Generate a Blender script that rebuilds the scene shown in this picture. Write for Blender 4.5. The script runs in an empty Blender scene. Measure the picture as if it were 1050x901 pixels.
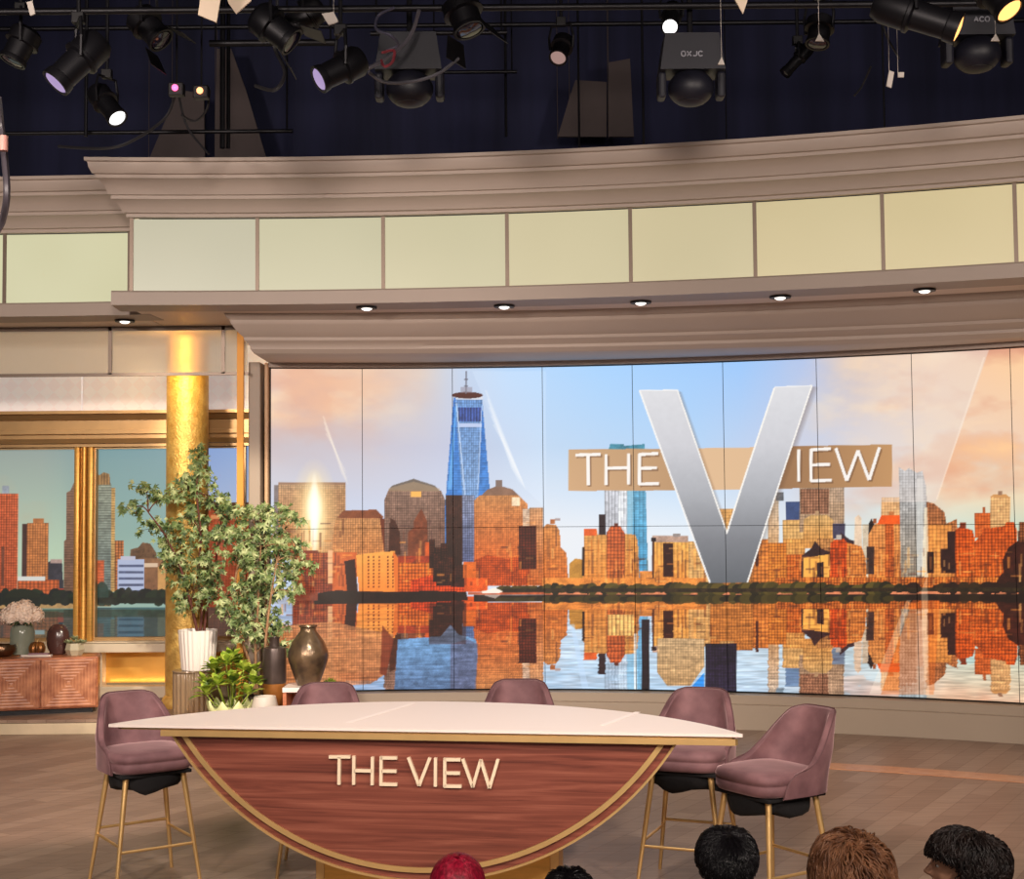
import bpy, bmesh, math, random
import numpy as np
from math import sin, cos, pi, sqrt, radians, atan2
from mathutils import Vector, Matrix, noise as mnoise

random.seed(7)
SC = bpy.context.scene
COL = SC.collection

# ------------------------------------------------------------------ camera
CAM_Z = 2.1
FPX = 1400.0
PITCH = math.atan(74.5 / FPX)
ROLL = radians(-0.5)
CAM_R = Matrix.Rotation(pi / 2 + PITCH, 3, 'X') @ Matrix.Rotation(ROLL, 3, 'Z')
cd = bpy.data.cameras.new('camera')
cam = bpy.data.objects.new('camera', cd)
COL.objects.link(cam)
cam.matrix_world = Matrix.Translation((0, 0, CAM_Z)) @ CAM_R.to_4x4()
cd.sensor_fit = 'HORIZONTAL'
cd.sensor_width = 36.0
cd.lens = FPX * 36.0 / 1050.0
cd.clip_start = 0.05
cd.clip_end = 200
SC.camera = cam

# ------------------------------------------------------------------ world, exposure
SC.view_settings.view_transform = 'Standard'
SC.view_settings.look = 'None'
SC.view_settings.exposure = 0.0
SC.view_settings.gamma = 1.0
SC.view_settings.use_curve_mapping = False
w = bpy.data.worlds.new('ambient_fill')
SC.world = w
w.use_nodes = True
w.node_tree.nodes['Background'].inputs[0].default_value = (1.0, 0.88, 0.80, 1)
w.node_tree.nodes['Background'].inputs[1].default_value = 0.35  # ambient fill added, enters through the open rear of the room


# ------------------------------------------------------------------ studio lights (spots of the lighting grid, plus added fills)
def spot(name, loc, aim, watts, size_deg, col, radius=0.25, blend=0.6):
    l = bpy.data.lights.new(name, 'SPOT')
    l.energy = watts
    l.spot_size = radians(size_deg)
    l.spot_blend = blend
    l.color = col
    l.shadow_soft_size = radius
    o = bpy.data.objects.new(name, l)
    COL.objects.link(o)
    o.location = loc
    d = Vector(aim) - Vector(loc)
    o.rotation_euler = d.to_track_quat('-Z', 'Y').to_euler()
    return o


WARM = (1.0, 0.86, 0.76)
NEUT = (1.0, 0.88, 0.80)
spot('key_light', (-3.0, 0.5, 6.2), (-0.6, 8.5, 0.8), 1300, 46, WARM, 0.35)
spot('key_light', (4.5, 1.0, 6.2), (0.6, 8.0, 0.8), 1300, 46, WARM, 0.35)
spot('set_wash_light', (-5.0, 1.0, 4.5), (-4.2, 14.0, 2.2), 2300, 60, WARM, 0.5)
spot('set_wash_light', (0.0, -1.0, 4.5), (0.5, 13.0, 3.4), 1800, 60, WARM, 0.6)
spot('set_wash_light', (6.0, 0.5, 4.5), (4.0, 12.5, 2.8), 1400, 60, WARM, 0.5)
spot('floor_pool_light', (-5.0, 6.5, 6.3), (-3.6, 11.0, 0.0), 1300, 34, (1.0, 0.72, 0.62), 0.15, 0.35)
spot('floor_pool_light', (5.0, 6.0, 6.3), (3.9, 9.9, 0.0), 650, 30, (1.0, 0.72, 0.66), 0.15, 0.5)
spot('plant_light', (-0.6, 8.0, 5.0), (-2.9, 13.6, 1.2), 1900, 24, (1.0, 0.90, 0.72), 0.12, 0.4)
spot('desk_top_fill', (-0.5, 6.2, 7.2), (-0.5, 7.1, 1.0), 620, 40, (1.0, 0.90, 0.86), 0.3, 0.6)  # extra spot added to brighten the desk top
spot('audience_fill', (1.5, -1.5, 5.2), (0.9, 4.0, 1.0), 420, 40, (1.0, 0.86, 0.74), 0.3, 0.7)  # extra spot added to lighten the hair of the audience
spot('column_fill', (-4.6, 9.0, 3.2), (-3.35, 14.1, 3.0), 520, 16, (1.0, 0.82, 0.58), 0.1, 0.7)  # unseen spot in mid-air, added to brighten the column


# ------------------------------------------------------------------ helpers
def at(px, py, Y):
    """point of the place seen at pixel px, py of the photograph, Y metres in front of the camera"""
    d = CAM_R @ Vector(((px - 525.0) / FPX, -(py - 450.5) / FPX, -1.0))
    return Vector((0, 0, CAM_Z)) + d * (Y / d.y)


def atz(px, py, z):
    d = CAM_R @ Vector(((px - 525.0) / FPX, -(py - 450.5) / FPX, -1.0))
    return Vector((0, 0, CAM_Z)) + d * ((z - CAM_Z) / d.z)


def lin(c):
    c = c / 255.0
    return c / 12.92 if c <= 0.04045 else ((c + 0.055) / 1.055) ** 2.4


def S(r, g, b):
    return (lin(r), lin(g), lin(b), 1.0)


class MB:
    def __init__(s):
        s.v = []
        s.f = []

    def add(s, verts, faces, M=None):
        n = len(s.v)
        if M is not None:
            verts = [M @ Vector(p) for p in verts]
        s.v += [tuple(p) for p in verts]
        s.f += [tuple(i + n for i in f) for f in faces]
        return s

    def box(s, x0, x1, y0, y1, z0, z1, M=None):
        v = [(x0, y0, z0), (x1, y0, z0), (x1, y1, z0), (x0, y1, z0), (x0, y0, z1), (x1, y0, z1), (x1, y1, z1), (x0, y1, z1)]
        f = [(0, 3, 2, 1), (4, 5, 6, 7), (0, 1, 5, 4), (1, 2, 6, 5), (2, 3, 7, 6), (3, 0, 4, 7)]
        return s.add(v, f, M)

    def rbox(s, x0, x1, y0, y1, z0, z1, r=0.01, seg=2, M=None):
        bm = bmesh.new()
        bmesh.ops.create_cube(bm, size=1.0)
        for v in bm.verts:
            v.co = Vector(((x0 + x1) / 2 + v.co.x * (x1 - x0), (y0 + y1) / 2 + v.co.y * (y1 - y0), (z0 + z1) / 2 + v.co.z * (z1 - z0)))
        bmesh.ops.bevel(bm, geom=bm.edges[:], offset=r, segments=seg, profile=0.5, affect='EDGES')
        bm.verts.ensure_lookup_table()
        s.add([v.co.copy() for v in bm.verts], [[v.index for v in f.verts] for f in bm.faces], M)
        bm.free()
        return s

    def tube(s, pts, rad, seg=8, cap=True, M=None):
        pts = [Vector(p) for p in pts]
        if not hasattr(rad, '__len__'):
            rad = [rad] * len(pts)
        n = len(pts)
        vs = []
        up = None
        for i, p in enumerate(pts):
            t = (pts[min(i + 1, n - 1)] - pts[max(i - 1, 0)])
            if t.length < 1e-9:
                t = Vector((0, 0, 1))
            t.normalize()
            if up is None:
                a = Vector((0, 0, 1)) if abs(t.z) < 0.9 else Vector((1, 0, 0))
                up = t.cross(a).normalized()
            up = (up - t * up.dot(t))
            up.normalize()
            b = t.cross(up)
            for k in range(seg):
                an = 2 * pi * k / seg
                vs.append(p + (up * cos(an) + b * sin(an)) * rad[i])
        fs = []
        for i in range(n - 1):
            for k in range(seg):
                k2 = (k + 1) % seg
                fs.append((i * seg + k, i * seg + k2, (i + 1) * seg + k2, (i + 1) * seg + k))
        if cap:
            fs.append(tuple(range(seg))[::-1])
            fs.append(tuple((n - 1) * seg + k for k in range(seg)))
        return s.add(vs, fs, M)

    def lathe(s, prof, seg=32, M=None, flute=0, famp=0.0, zig=None):
        """prof = [(r, z)]; flute = number of ribs"""
        vs = []
        for j, (r, z) in enumerate(prof):
            for k in range(seg):
                a = 2 * pi * k / seg
                rr = r + (famp * cos(flute * a) if flute and r > 1e-4 else 0)
                zz = z + (zig(a) if zig and zig.__code__.co_argcount == 1 else (zig(a, j) if zig else 0))
                vs.append((rr * cos(a), rr * sin(a), zz))
        fs = []
        for j in range(len(prof) - 1):
            for k in range(seg):
                k2 = (k + 1) % seg
                fs.append((j * seg + k, j * seg + k2, (j + 1) * seg + k2, (j + 1) * seg + k))
        fs.append(tuple(range(seg))[::-1])
        fs.append(tuple((len(prof) - 1) * seg + k for k in range(seg)))
        return s.add(vs, fs, M)

    def ball(s, c, r, seg=12, rings=8, M=None):
        c = Vector(c)
        if not hasattr(r, '__len__'):
            r = (r, r, r)
        vs = [c + Vector((0, 0, -r[2]))]
        for j in range(1, rings):
            p = -pi / 2 + pi * j / rings
            for k in range(seg):
                a = 2 * pi * k / seg
                vs.append(c + Vector((r[0] * cos(p) * cos(a), r[1] * cos(p) * sin(a), r[2] * sin(p))))
        vs.append(c + Vector((0, 0, r[2])))
        fs = [(0, 1 + (k + 1) % seg, 1 + k) for k in range(seg)]
        for j in range(rings - 2):
            for k in range(seg):
                k2 = (k + 1) % seg
                a = 1 + j * seg
                fs.append((a + k, a + k2, a + seg + k2, a + seg + k))
        e = len(vs) - 1
        a = 1 + (rings - 2) * seg
        fs += [(a + k, a + (k + 1) % seg, e) for k in range(seg)]
        return s.add(vs, fs, M)

    def prism(s, pts, axis_from, axis_to, M=None):
        """polygon given as 3-D points, extruded by the vector axis_to-axis_from"""
        d = Vector(axis_to) - Vector(axis_from)
        a = [Vector(p) for p in pts]
        n = len(a)
        vs = a + [p + d for p in a]
        fs = [tuple(range(n))[::-1], tuple(range(n, 2 * n))] + [(i, (i + 1) % n, n + (i + 1) % n, n + i) for i in range(n)]
        return s.add(vs, fs, M)

    def build(s, name, mat, parent=None, smooth=False, off=None, M=None):
        me = bpy.data.meshes.new(name)
        v = s.v
        if off is not None:
            o_ = Vector(off)
            v = [tuple(Vector(p) - o_) for p in v]
        me.from_pydata(v, [], s.f)
        bm = bmesh.new()
        bm.from_mesh(me)
        bmesh.ops.recalc_face_normals(bm, faces=bm.faces[:])
        bm.to_mesh(me)
        bm.free()
        me.update()
        if smooth:
            me.polygons.foreach_set('use_smooth', [True] * len(me.polygons))
            if smooth != 'full':
                me.set_sharp_from_angle(angle=radians(40))
        o = bpy.data.objects.new(name, me)
        me.materials.append(mat)
        COL.objects.link(o)
        if parent is not None:
            o.parent = parent
        return o


def empty(name, loc, rz=0.0):
    o = bpy.data.objects.new(name, None)
    COL.objects.link(o)
    o.location = loc
    o.rotation_euler = (0, 0, rz)
    o.empty_display_size = 0.1
    return o


def tag(o, label, cat=None, group=None, kind=None):
    if label:
        o['label'] = label
    if cat:
        o['category'] = cat
    if group:
        o['group'] = group
    if kind:
        o['kind'] = kind
    return o


def structure(o, label=None):
    o['kind'] = 'structure'
    if label:
        o['label'] = label
    return o


# ------------------------------------------------------------------ materials
def newmat(name):
    m = bpy.data.materials.new(name)
    m.use_nodes = True
    nt = m.node_tree
    return m, nt, nt.nodes['Principled BSDF']


def mat(name, col, rough=0.5, metal=0.0, spec=0.5, var=0.0, vscale=3.0, bump=0.0, bscale=60.0, col2=None, stretch=None, sheen=0.0, coat=0.0, trans=0.0):
    m, nt, p = newmat(name)
    p.inputs['Base Color'].default_value = col
    p.inputs['Roughness'].default_value = rough
    p.inputs['Metallic'].default_value = metal
    p.inputs['Specular IOR Level'].default_value = spec
    p.inputs['Sheen Weight'].default_value = sheen
    p.inputs['Coat Weight'].default_value = coat
    p.inputs['Transmission Weight'].default_value = trans
    tc = nt.nodes.new('ShaderNodeTexCoord')
    mp = nt.nodes.new('ShaderNodeMapping')
    nt.links.new(tc.outputs['Object'], mp.inputs['Vector'])
    if stretch:
        mp.inputs['Scale'].default_value = stretch
    if var > 0 or col2 is not None:
        nz = nt.nodes.new('ShaderNodeTexNoise')
        nz.inputs['Scale'].default_value = vscale
        nz.inputs['Detail'].default_value = 5
        nt.links.new(mp.outputs[0], nz.inputs['Vector'])
        rp = nt.nodes.new('ShaderNodeValToRGB')
        rp.color_ramp.elements[0].position = 0.32
        rp.color_ramp.elements[1].position = 0.68
        c2 = col2 if col2 is not None else tuple(min(1, c * (1 + var)) for c in col[:3]) + (1,)
        c1 = col if col2 is not None else tuple(c * (1 - var) for c in col[:3]) + (1,)
        rp.color_ramp.elements[0].color = c1
        rp.color_ramp.elements[1].color = c2
        nt.links.new(nz.outputs['Fac'], rp.inputs[0])
        nt.links.new(rp.outputs[0], p.inputs['Base Color'])
    if bump > 0:
        n2 = nt.nodes.new('ShaderNodeTexNoise')
        n2.inputs['Scale'].default_value = bscale
        n2.inputs['Detail'].default_value = 4
        nt.links.new(mp.outputs[0], n2.inputs['Vector'])
        bp = nt.nodes.new('ShaderNodeBump')
        bp.inputs['Strength'].default_value = bump
        bp.inputs['Distance'].default_value = 0.02
        nt.links.new(n2.outputs['Fac'], bp.inputs['Height'])
        nt.links.new(bp.outputs[0], p.inputs['Normal'])
    return m


def emis(name, col, strength=1.0, base=(0.02, 0.02, 0.02, 1), rough=0.4):
    m, nt, p = newmat(name)
    p.inputs['Base Color'].default_value = base
    p.inputs['Roughness'].default_value = rough
    p.inputs['Emission Color'].default_value = col
    p.inputs['Emission Strength'].default_value = strength
    return m


def wood(name, c1, c2, c3, scale=(1.2, 1.2, 22.0), rough=0.35, wave=2.0, coat=0.15):
    """grain that runs along the axis with the small scale value"""
    m, nt, p = newmat(name)
    tc = nt.nodes.new('ShaderNodeTexCoord')
    mp = nt.nodes.new('ShaderNodeMapping')
    mp.inputs['Scale'].default_value = scale
    nt.links.new(tc.outputs['Object'], mp.inputs['Vector'])
    n1 = nt.nodes.new('ShaderNodeTexNoise')
    n1.inputs['Scale'].default_value = 1.6
    n1.inputs['Detail'].default_value = 8
    n1.inputs['Roughness'].default_value = 0.62
    n1.inputs['Distortion'].default_value = wave
    nt.links.new(mp.outputs[0], n1.inputs['Vector'])
    rp = nt.nodes.new('ShaderNodeValToRGB')
    e = rp.color_ramp.elements
    e[0].position = 0.30
    e[0].color = c1
    e[1].position = 0.72
    e[1].color = c3
    k = e.new(0.5)
    k.color = c2
    nt.links.new(n1.outputs['Fac'], rp.inputs[0])
    nt.links.new(rp.outputs[0], p.inputs['Base Color'])
    p.inputs['Roughness'].default_value = rough
    p.inputs['Coat Weight'].default_value = coat
    return m


M_SET = mat('set_plaster', S(180, 163, 152), 0.55, bump=0.05, bscale=30, var=0.03, vscale=1.5)
M_SOF = mat('soffit_lightened', S(226, 206, 192), 0.5)  # plaster colour lightened to make up for weak light on the underside
M_ROD = mat('rod_gold', S(206, 140, 52), 0.5, 0.3)
M_SET2 = mat('set_trim_paint', S(172, 154, 142), 0.5, var=0.03, vscale=2)
M_BASE = mat('plinth_paint', S(170, 153, 134), 0.45, var=0.03, vscale=1)
M_DIV = mat('divider_metal', S(120, 104, 92), 0.4, 0.5)
M_BLACK = mat('studio_black', S(20, 20, 24), 0.9, var=0.4, vscale=2)
M_NAVY = mat('navy_drape', S(36, 38, 66), 0.95, var=0.35, vscale=0.6, stretch=(4, 4, 0.3))
M_GOLD = mat('brushed_gold', S(226, 172, 90), 0.42, 0.7, var=0.12, vscale=8, stretch=(1, 1, 6))
M_BRASS = mat('brass', S(234, 192, 128), 0.38, 0.7, var=0.08, vscale=5)
M_BRONZE_TRIM = mat('bronze_trim', S(186, 150, 104), 0.4, 0.6, var=0.08, vscale=4)
M_GOLDLEAF = mat('gold_leaf', S(244, 206, 120), 0.42, 0.5, col2=S(220, 170, 84), vscale=14, bump=0.5, bscale=45)
M_WHITE = mat('white_gloss', S(236, 226, 218), 0.25, var=0.02)
M_CREAM = mat('cream_paint', S(214, 196, 172), 0.4, var=0.03)
M_DARKMETAL = mat('dark_metal', S(22, 21, 24), 0.45, 0.4)
M_GRID = mat('fixture_metal', S(24, 23, 28), 0.45, 0.5)
# ================================================================== THE SETTING
# floor of diagonal wood boards
def floor_mat():
    m, nt, p = newmat('wood_floor')
    tc = nt.nodes.new('ShaderNodeTexCoord')
    mp = nt.nodes.new('ShaderNodeMapping')
    mp.inputs['Rotation'].default_value = (0, 0, radians(-58))
    nt.links.new(tc.outputs['Object'], mp.inputs['Vector'])
    br = nt.nodes.new('ShaderNodeTexBrick')
    br.inputs['Scale'].default_value = 1.0
    br.inputs['Brick Width'].default_value = 0.8
    br.inputs['Row Height'].default_value = 0.16
    br.inputs['Mortar Size'].default_value = 0.004
    br.inputs['Bias'].default_value = 0.0
    br.inputs['Color1'].default_value = S(136, 114, 98)
    br.inputs['Color2'].default_value = S(160, 138, 120)
    br.inputs['Mortar'].default_value = S(128, 106, 90)
    nt.links.new(mp.outputs[0], br.inputs['Vector'])
    m2 = nt.nodes.new('ShaderNodeMapping')
    m2.inputs['Rotation'].default_value = (0, 0, radians(-58))
    m2.inputs['Scale'].default_value = (1.0, 14.0, 1.0)
    nt.links.new(tc.outputs['Object'], m2.inputs['Vector'])
    nz = nt.nodes.new('ShaderNodeTexNoise')
    nz.inputs['Scale'].default_value = 2.2
    nz.inputs['Detail'].default_value = 8
    nt.links.new(m2.outputs[0], nz.inputs['Vector'])
    rp = nt.nodes.new('ShaderNodeValToRGB')
    rp.color_ramp.elements[0].position = 0.3
    rp.color_ramp.elements[0].color = (0.74, 0.73, 0.72, 1)
    rp.color_ramp.elements[1].position = 0.75
    rp.color_ramp.elements[1].color = (1.12, 1.1, 1.08, 1)
    nt.links.new(nz.outputs['Fac'], rp.inputs[0])
    mx = nt.nodes.new('ShaderNodeMix')
    mx.data_type = 'RGBA'
    mx.blend_type = 'MULTIPLY'
    mx.inputs[0].default_value = 1.0
    nt.links.new(br.outputs['Color'], mx.inputs[6])
    nt.links.new(rp.outputs[0], mx.inputs[7])
    nt.links.new(mx.outputs[2], p.inputs['Base Color'])
    p.inputs['Roughness'].default_value = 0.42
    p.inputs['Specular IOR Level'].default_value = 0.35
    return m


M_FLOOR = floor_mat()
structure(MB().box(-10, 10, -3, 18, -0.2, 0.0).build('floor', M_FLOOR))
structure(MB().box(-10, 10, -3, 18, 9.5, 9.7).build('ceiling', M_BLACK))
structure(MB().box(-10, 10, 17.8, 18, 0, 9.5).build('wall_back', M_NAVY))
structure(MB().box(-10.2, -10, -3, 18, 0, 9.5).build('wall_left', M_BLACK))
structure(MB().box(10, 10.2, -3, 18, 0, 9.5).build('wall_right', M_BLACK))


# --- arcs: circle in plan, apex (ax, ay), radius R, bulging away from the audience
class Arc:
    def __init__(s, ax, ay, R):
        s.cx, s.cy, s.R = ax, ay - R, R

    def th(s, X):
        return math.asin((X - s.cx) / s.R)

    def pt(s, th, dr=0.0, z=0.0):
        r = s.R - dr
        return Vector((s.cx + r * sin(th), s.cy + r * cos(th), z))

    def hit(s, px, py, dr=0.0):
        """angle at which the sight line through pixel px, py meets the arc"""
        Y = s.cy + s.R
        for _ in range(12):
            p = at(px, py, Y)
            th = math.asin(max(-1, min(1, (p.x - s.cx) / (s.R - dr))))
            Y = s.cy + (s.R - dr) * cos(th)
        return th


def sweep(mb, arc, prof, t0, t1, n=60, mitre0=False, mitre1=False):
    """closed profile [(dr, z)] swept along an arc between two angles"""
    k = len(prof)
    vs = []
    for i in range(n + 1):
        for dr, z in prof:
            a0 = t0 - (.78 * dr / arc.R if mitre0 else 0)
            a1 = t1 + (dr / arc.R if mitre1 else 0)
            th = a0 + (a1 - a0) * i / n
            vs.append(arc.pt(th, dr, z))
    fs = []
    for i in range(n):
        for j in range(k):
            j2 = (j + 1) % k
            fs.append((i * k + j, i * k + j2, (i + 1) * k + j2, (i + 1) * k + j))
    fs.append(tuple(range(k))[::-1])
    fs.append(tuple(n * k + j for j in range(k)))
    mb.add(vs, fs)
    return mb


H_ARC = Arc(-2.2, 12.34, 19.3)          # plane of the lit panels, main part
L_ARC = Arc(-5.2, 12.95, 24.0)          # the same on the left part, set back
S_ARC = Arc(-0.70, 13.75, 11.2)         # the video wall
C_BOT = Arc(-0.6, 12.95, 16.6)          # lower crown, bottom edge
C_TOP = Arc(-1.2, 12.62, 16.0)          # lower crown, top edge

Z_SOF = 3.96
tH0 = H_ARC.hit(135, 255)
tH1 = H_ARC.th(7.6)
tL0 = L_ARC.th(-9.4)
tL1 = L_ARC.th(-3.42)

CROWN = [(0.0, 4.80), (0.05, 4.80), (0.05, 4.83), (0.085, 4.835), (0.10, 4.87), (0.16, 4.93), (0.19, 4.935), (0.19, 4.965), (0.215, 4.97),
         (0.24, 5.03), (0.30, 5.085), (0.33, 5.09), (0.33, 5.12), (0.36, 5.125), (0.39, 5.17), (0.40, 5.215), (0.43, 5.22), (0.43, 5.25), (0.0, 5.25)]
structure(sweep(MB(), H_ARC, CROWN, tH0, tH1, 80, mitre0=True).build('trim_1', M_SET, smooth=True))
structure(sweep(MB(), L_ARC, CROWN, tL0, tL1 + 0.01, 30).build('trim_2', M_SET, smooth=True))

# fascia lip under the lit panels
LIP = [(0.30, Z_SOF), (0.30, 4.06), (0.27, 4.09), (-0.10, 4.09), (-0.10, Z_SOF + 0.012), (0.28, Z_SOF + 0.012)]
LIP = [(0.30, Z_SOF), (0.30, 4.075), (0.285, 4.09), (-0.10, 4.09), (-0.10, Z_SOF)]
structure(sweep(MB(), H_ARC, LIP, tH0 - 0.006, tH1, 80).build('trim_3', M_SET2))
structure(sweep(MB(), L_ARC, LIP, tL0, tL1 + 0.004, 30).build('trim_4', M_SET2))

# wall that carries the lit panels (behind them)
b = MB()
sweep(b, H_ARC, [(-0.06, 4.09), (-0.06, 4.80), (-0.14, 4.80), (-0.14, 4.09)], tH0, tH1, 60)
structure(b.build('wall_header', M_SET2))
b = MB()
sweep(b, L_ARC, [(-0.06, 4.09), (-0.06, 4.80), (-0.14, 4.80), (-0.14, 4.09)], tL0, tL1, 30)
structure(b.build('wall_header_left', M_SET2))
# end cheek between main and left header
pe = H_ARC.pt(tH0)
structure(MB().box(pe.x - 0.0, pe.x + 0.06, pe.y + 0.02, pe.y + 0.75, 4.09, 5.2).build('trim_5', M_CREAM))


# soffit (flat underside) as a plan polygon
def plan_slab(front, backY, z0, z1):
    vs = []
    n = len(front)
    for p in front:
        vs += [(p.x, p.y, z0), (p.x, backY, z0), (p.x, p.y, z1), (p.x, backY, z1)]
    fs = []
    for i in range(n - 1):
        a, c = i * 4, (i + 1) * 4
        fs += [(a, a + 1, c + 1, c), (a + 2, c + 2, c + 3, a + 3), (a, c, c + 2, a + 2), (a + 1, a + 3, c + 3, c + 1)]
    fs += [(0, 2, 3, 1), ((n - 1) * 4, (n - 1) * 4 + 1, (n - 1) * 4 + 3, (n - 1) * 4 + 2)]
    return MB().add(vs, fs)


fr = [H_ARC.pt(tH0 + (tH1 - tH0) * i / 40, 0.27) for i in range(41)]
structure(plan_slab(fr, 13.95, Z_SOF + 0.003, Z_SOF + 0.06).build('ceiling_soffit', M_SOF))
fr = [L_ARC.pt(tL0 + (tL1 - tL0) * i / 20, 0.27) for i in range(21)]
fr = [p for p in fr if p.x < fr[-1].x + 1]
structure(plan_slab(fr, 15.2, Z_SOF + 0.003, Z_SOF + 0.06).build('ceiling_soffit_left', M_SOF))
structure(MB().box(pe.x + 0.0, -2.0, 13.9, 15.2, Z_SOF + 0.003, Z_SOF + 0.06).build('ceiling_soffit_column', M_SOF))

# lower crown above the video wall: profile blends between two arcs
CP = [(0.00, 0.0), (0.03, 0.02), (0.10, 0.09), (0.14, 0.12), (0.15, 0.20), (0.24, 0.28), (0.34, 0.34), (0.36, 0.42), (0.46, 0.48), (0.60, 0.58), (0.74, 0.72), (0.78, 0.76), (0.80, 0.84), (0.92, 0.90), (1.0, 1.0)]
Z_CB = 3.615
cx0 = at(262, 362, 12.9).x
b = MB()
vs = []
n = 70
k = len(CP) + 2
for i in range(n + 1):
    t = i / n
    row = []
    for fr_, fz in CP:
        x0 = cx0 - 0.23 * fr_
        X = x0 + (7.4 - x0) * t
        yb = C_BOT.cy + sqrt(C_BOT.R ** 2 - (X - C_BOT.cx) ** 2)
        yt = C_TOP.cy + sqrt(C_TOP.R ** 2 - (X - C_TOP.cx) ** 2)
        row.append((X, yb + (yt - yb) * fr_, Z_CB + (Z_SOF - Z_CB + 0.003) * fz))
    X = cx0 + (7.4 - cx0) * t
    yy = C_BOT.cy + sqrt(C_BOT.R ** 2 - (X - C_BOT.cx) ** 2)
    row.append((X, yy + 1.0, Z_SOF + 0.003))
    row.append((X, yy + 1.0, Z_CB))
    vs += row
fs = []
for i in range(n):
    for j in range(k):
        j2 = (j + 1) % k
        fs.append((i * k + j, i * k + j2, (i + 1) * k + j2, (i + 1) * k + j))
fs += [tuple(range(k))[::-1], tuple(n * k + j for j in range(k))]
structure(b.add(vs, fs).build('trim_6', M_SET, smooth=True))

# plinth under the video wall
tS0 = S_ARC.hit(277.0, 541)
tS1 = S_ARC.th(6.6)
Z_SB = 0.345
PL = [(0.16, 0.0), (0.16, 0.235), (0.12, 0.24), (0.12, 0.325), (-0.25, 0.325), (-0.25, 0.0)]
structure(sweep(MB(), S_ARC, PL, tS0 - 0.03, tS1, 80).build('baseboard_back', M_BASE))

structure(sweep(MB(), S_ARC, [(0.02, 3.57), (0.02, 3.613), (-0.12, 3.613), (-0.12, 3.57)], tS0 - 0.002, tS1, 60).build('trim_17', M_SET))
# pilaster left of the video wall
ps = S_ARC.pt(tS0, 0.10)
b = MB()
xa, xb = at(255, 500, 13.52).x, at(267, 500, 13.52).x
structure(MB().rbox(xa, xb, 13.50, 13.85, 0.0, Z_CB - 0.004, 0.008).build('wall_pilaster', mat('pilaster_paint', S(160, 142, 126), 0.5)))
structure(MB().rbox(xb + 0.03, ps.x - 0.03, 13.56, 13.85, 0.0, Z_CB - 0.004, 0.012).build('trim_7', mat('bronze_reveal', S(196, 156, 118), 0.5, 0.0)))

# curved inlay strip in the floor
t0_, t1_ = S_ARC.th(-2.0), S_ARC.th(6.2)
M_INLAY = wood('inlay_wood', S(170, 116, 80), S(190, 134, 96), S(202, 150, 112), (2, 2, 2))
structure(sweep(MB(), S_ARC, [(1.72, 0.001), (1.72, 0.006), (1.98, 0.006), (1.98, 0.001)], S_ARC.th(0.4), t1_, 90).build('trim_8', M_INLAY))

# raised platform at the left
Z_PL = 0.14
structure(MB().box(-9.9, -2.62, 13.34, 15.6, 0.0, Z_PL - 0.01).add([(-9.9, 13.30, Z_PL - .03), (-2.62, 13.30, Z_PL - .03), (-2.62, 15.6, Z_PL - .03), (-9.9, 15.6, Z_PL - .03),
    (-9.9, 13.30, Z_PL), (-2.62, 13.30, Z_PL), (-2.62, 15.6, Z_PL), (-9.9, 15.6, Z_PL)], [(0, 3, 2, 1), (4, 5, 6, 7), (0, 1, 5, 4), (1, 2, 6, 5), (2, 3, 7, 6), (3, 0, 4, 7)]).build('floor_platform', M_FLOOR))
structure(MB().box(-3.45, -1.55, 12.62, 13.28, 0.0, Z_PL).build('floor_platform_front', M_FLOOR))
structure(MB().rbox(-9.9, -3.46, 13.28, 13.335, 0.0, Z_PL - 0.034, 0.006).build('baseboard_platform', mat('stone_riser', S(196, 180, 150), 0.5, var=0.08, vscale=6)))

# ------------------------------------------------------------------ left wall: bands, cornice, windows, base
YW = 15.0


def zat(px, py, Y):
    return at(px, py, Y).z


def xat(px, py, Y):
    return at(px, py, Y).x


# pale patterned band
def diamond_mat():
    m, nt, p = newmat('diamond_band')
    tc = nt.nodes.new('ShaderNodeTexCoord')
    mp = nt.nodes.new('ShaderNodeMapping')
    mp.inputs['Rotation'].default_value = (0, radians(45), 0)
    nt.links.new(tc.outputs['Object'], mp.inputs['Vector'])
    ck = nt.nodes.new('ShaderNodeTexChecker')
    ck.inputs['Scale'].default_value = 9.0
    ck.inputs['Color1'].default_value = S(224, 216, 214)
    ck.inputs['Color2'].default_value = S(218, 210, 208)
    nt.links.new(mp.outputs[0], ck.inputs['Vector'])
    nt.links.new(ck.outputs['Color'], p.inputs['Base Color'])
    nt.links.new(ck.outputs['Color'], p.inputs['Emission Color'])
    p.inputs['Emission Strength'].default_value = 0.42  # added glow makes the band look lit; no lamp behind it
    p.inputs['Roughness'].default_value = 0.6
    return m


zb0 = zat(120, 422, 14.95)
structure(MB().box(-9.9, xat(84, 400, 14.95) - 0.006, 14.95, 15.1, zb0, Z_SOF).box(xat(84, 400, 14.95) + 0.006, -2.0, 14.95, 15.1, zb0, Z_SOF).build('wall_band', diamond_mat()))
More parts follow.
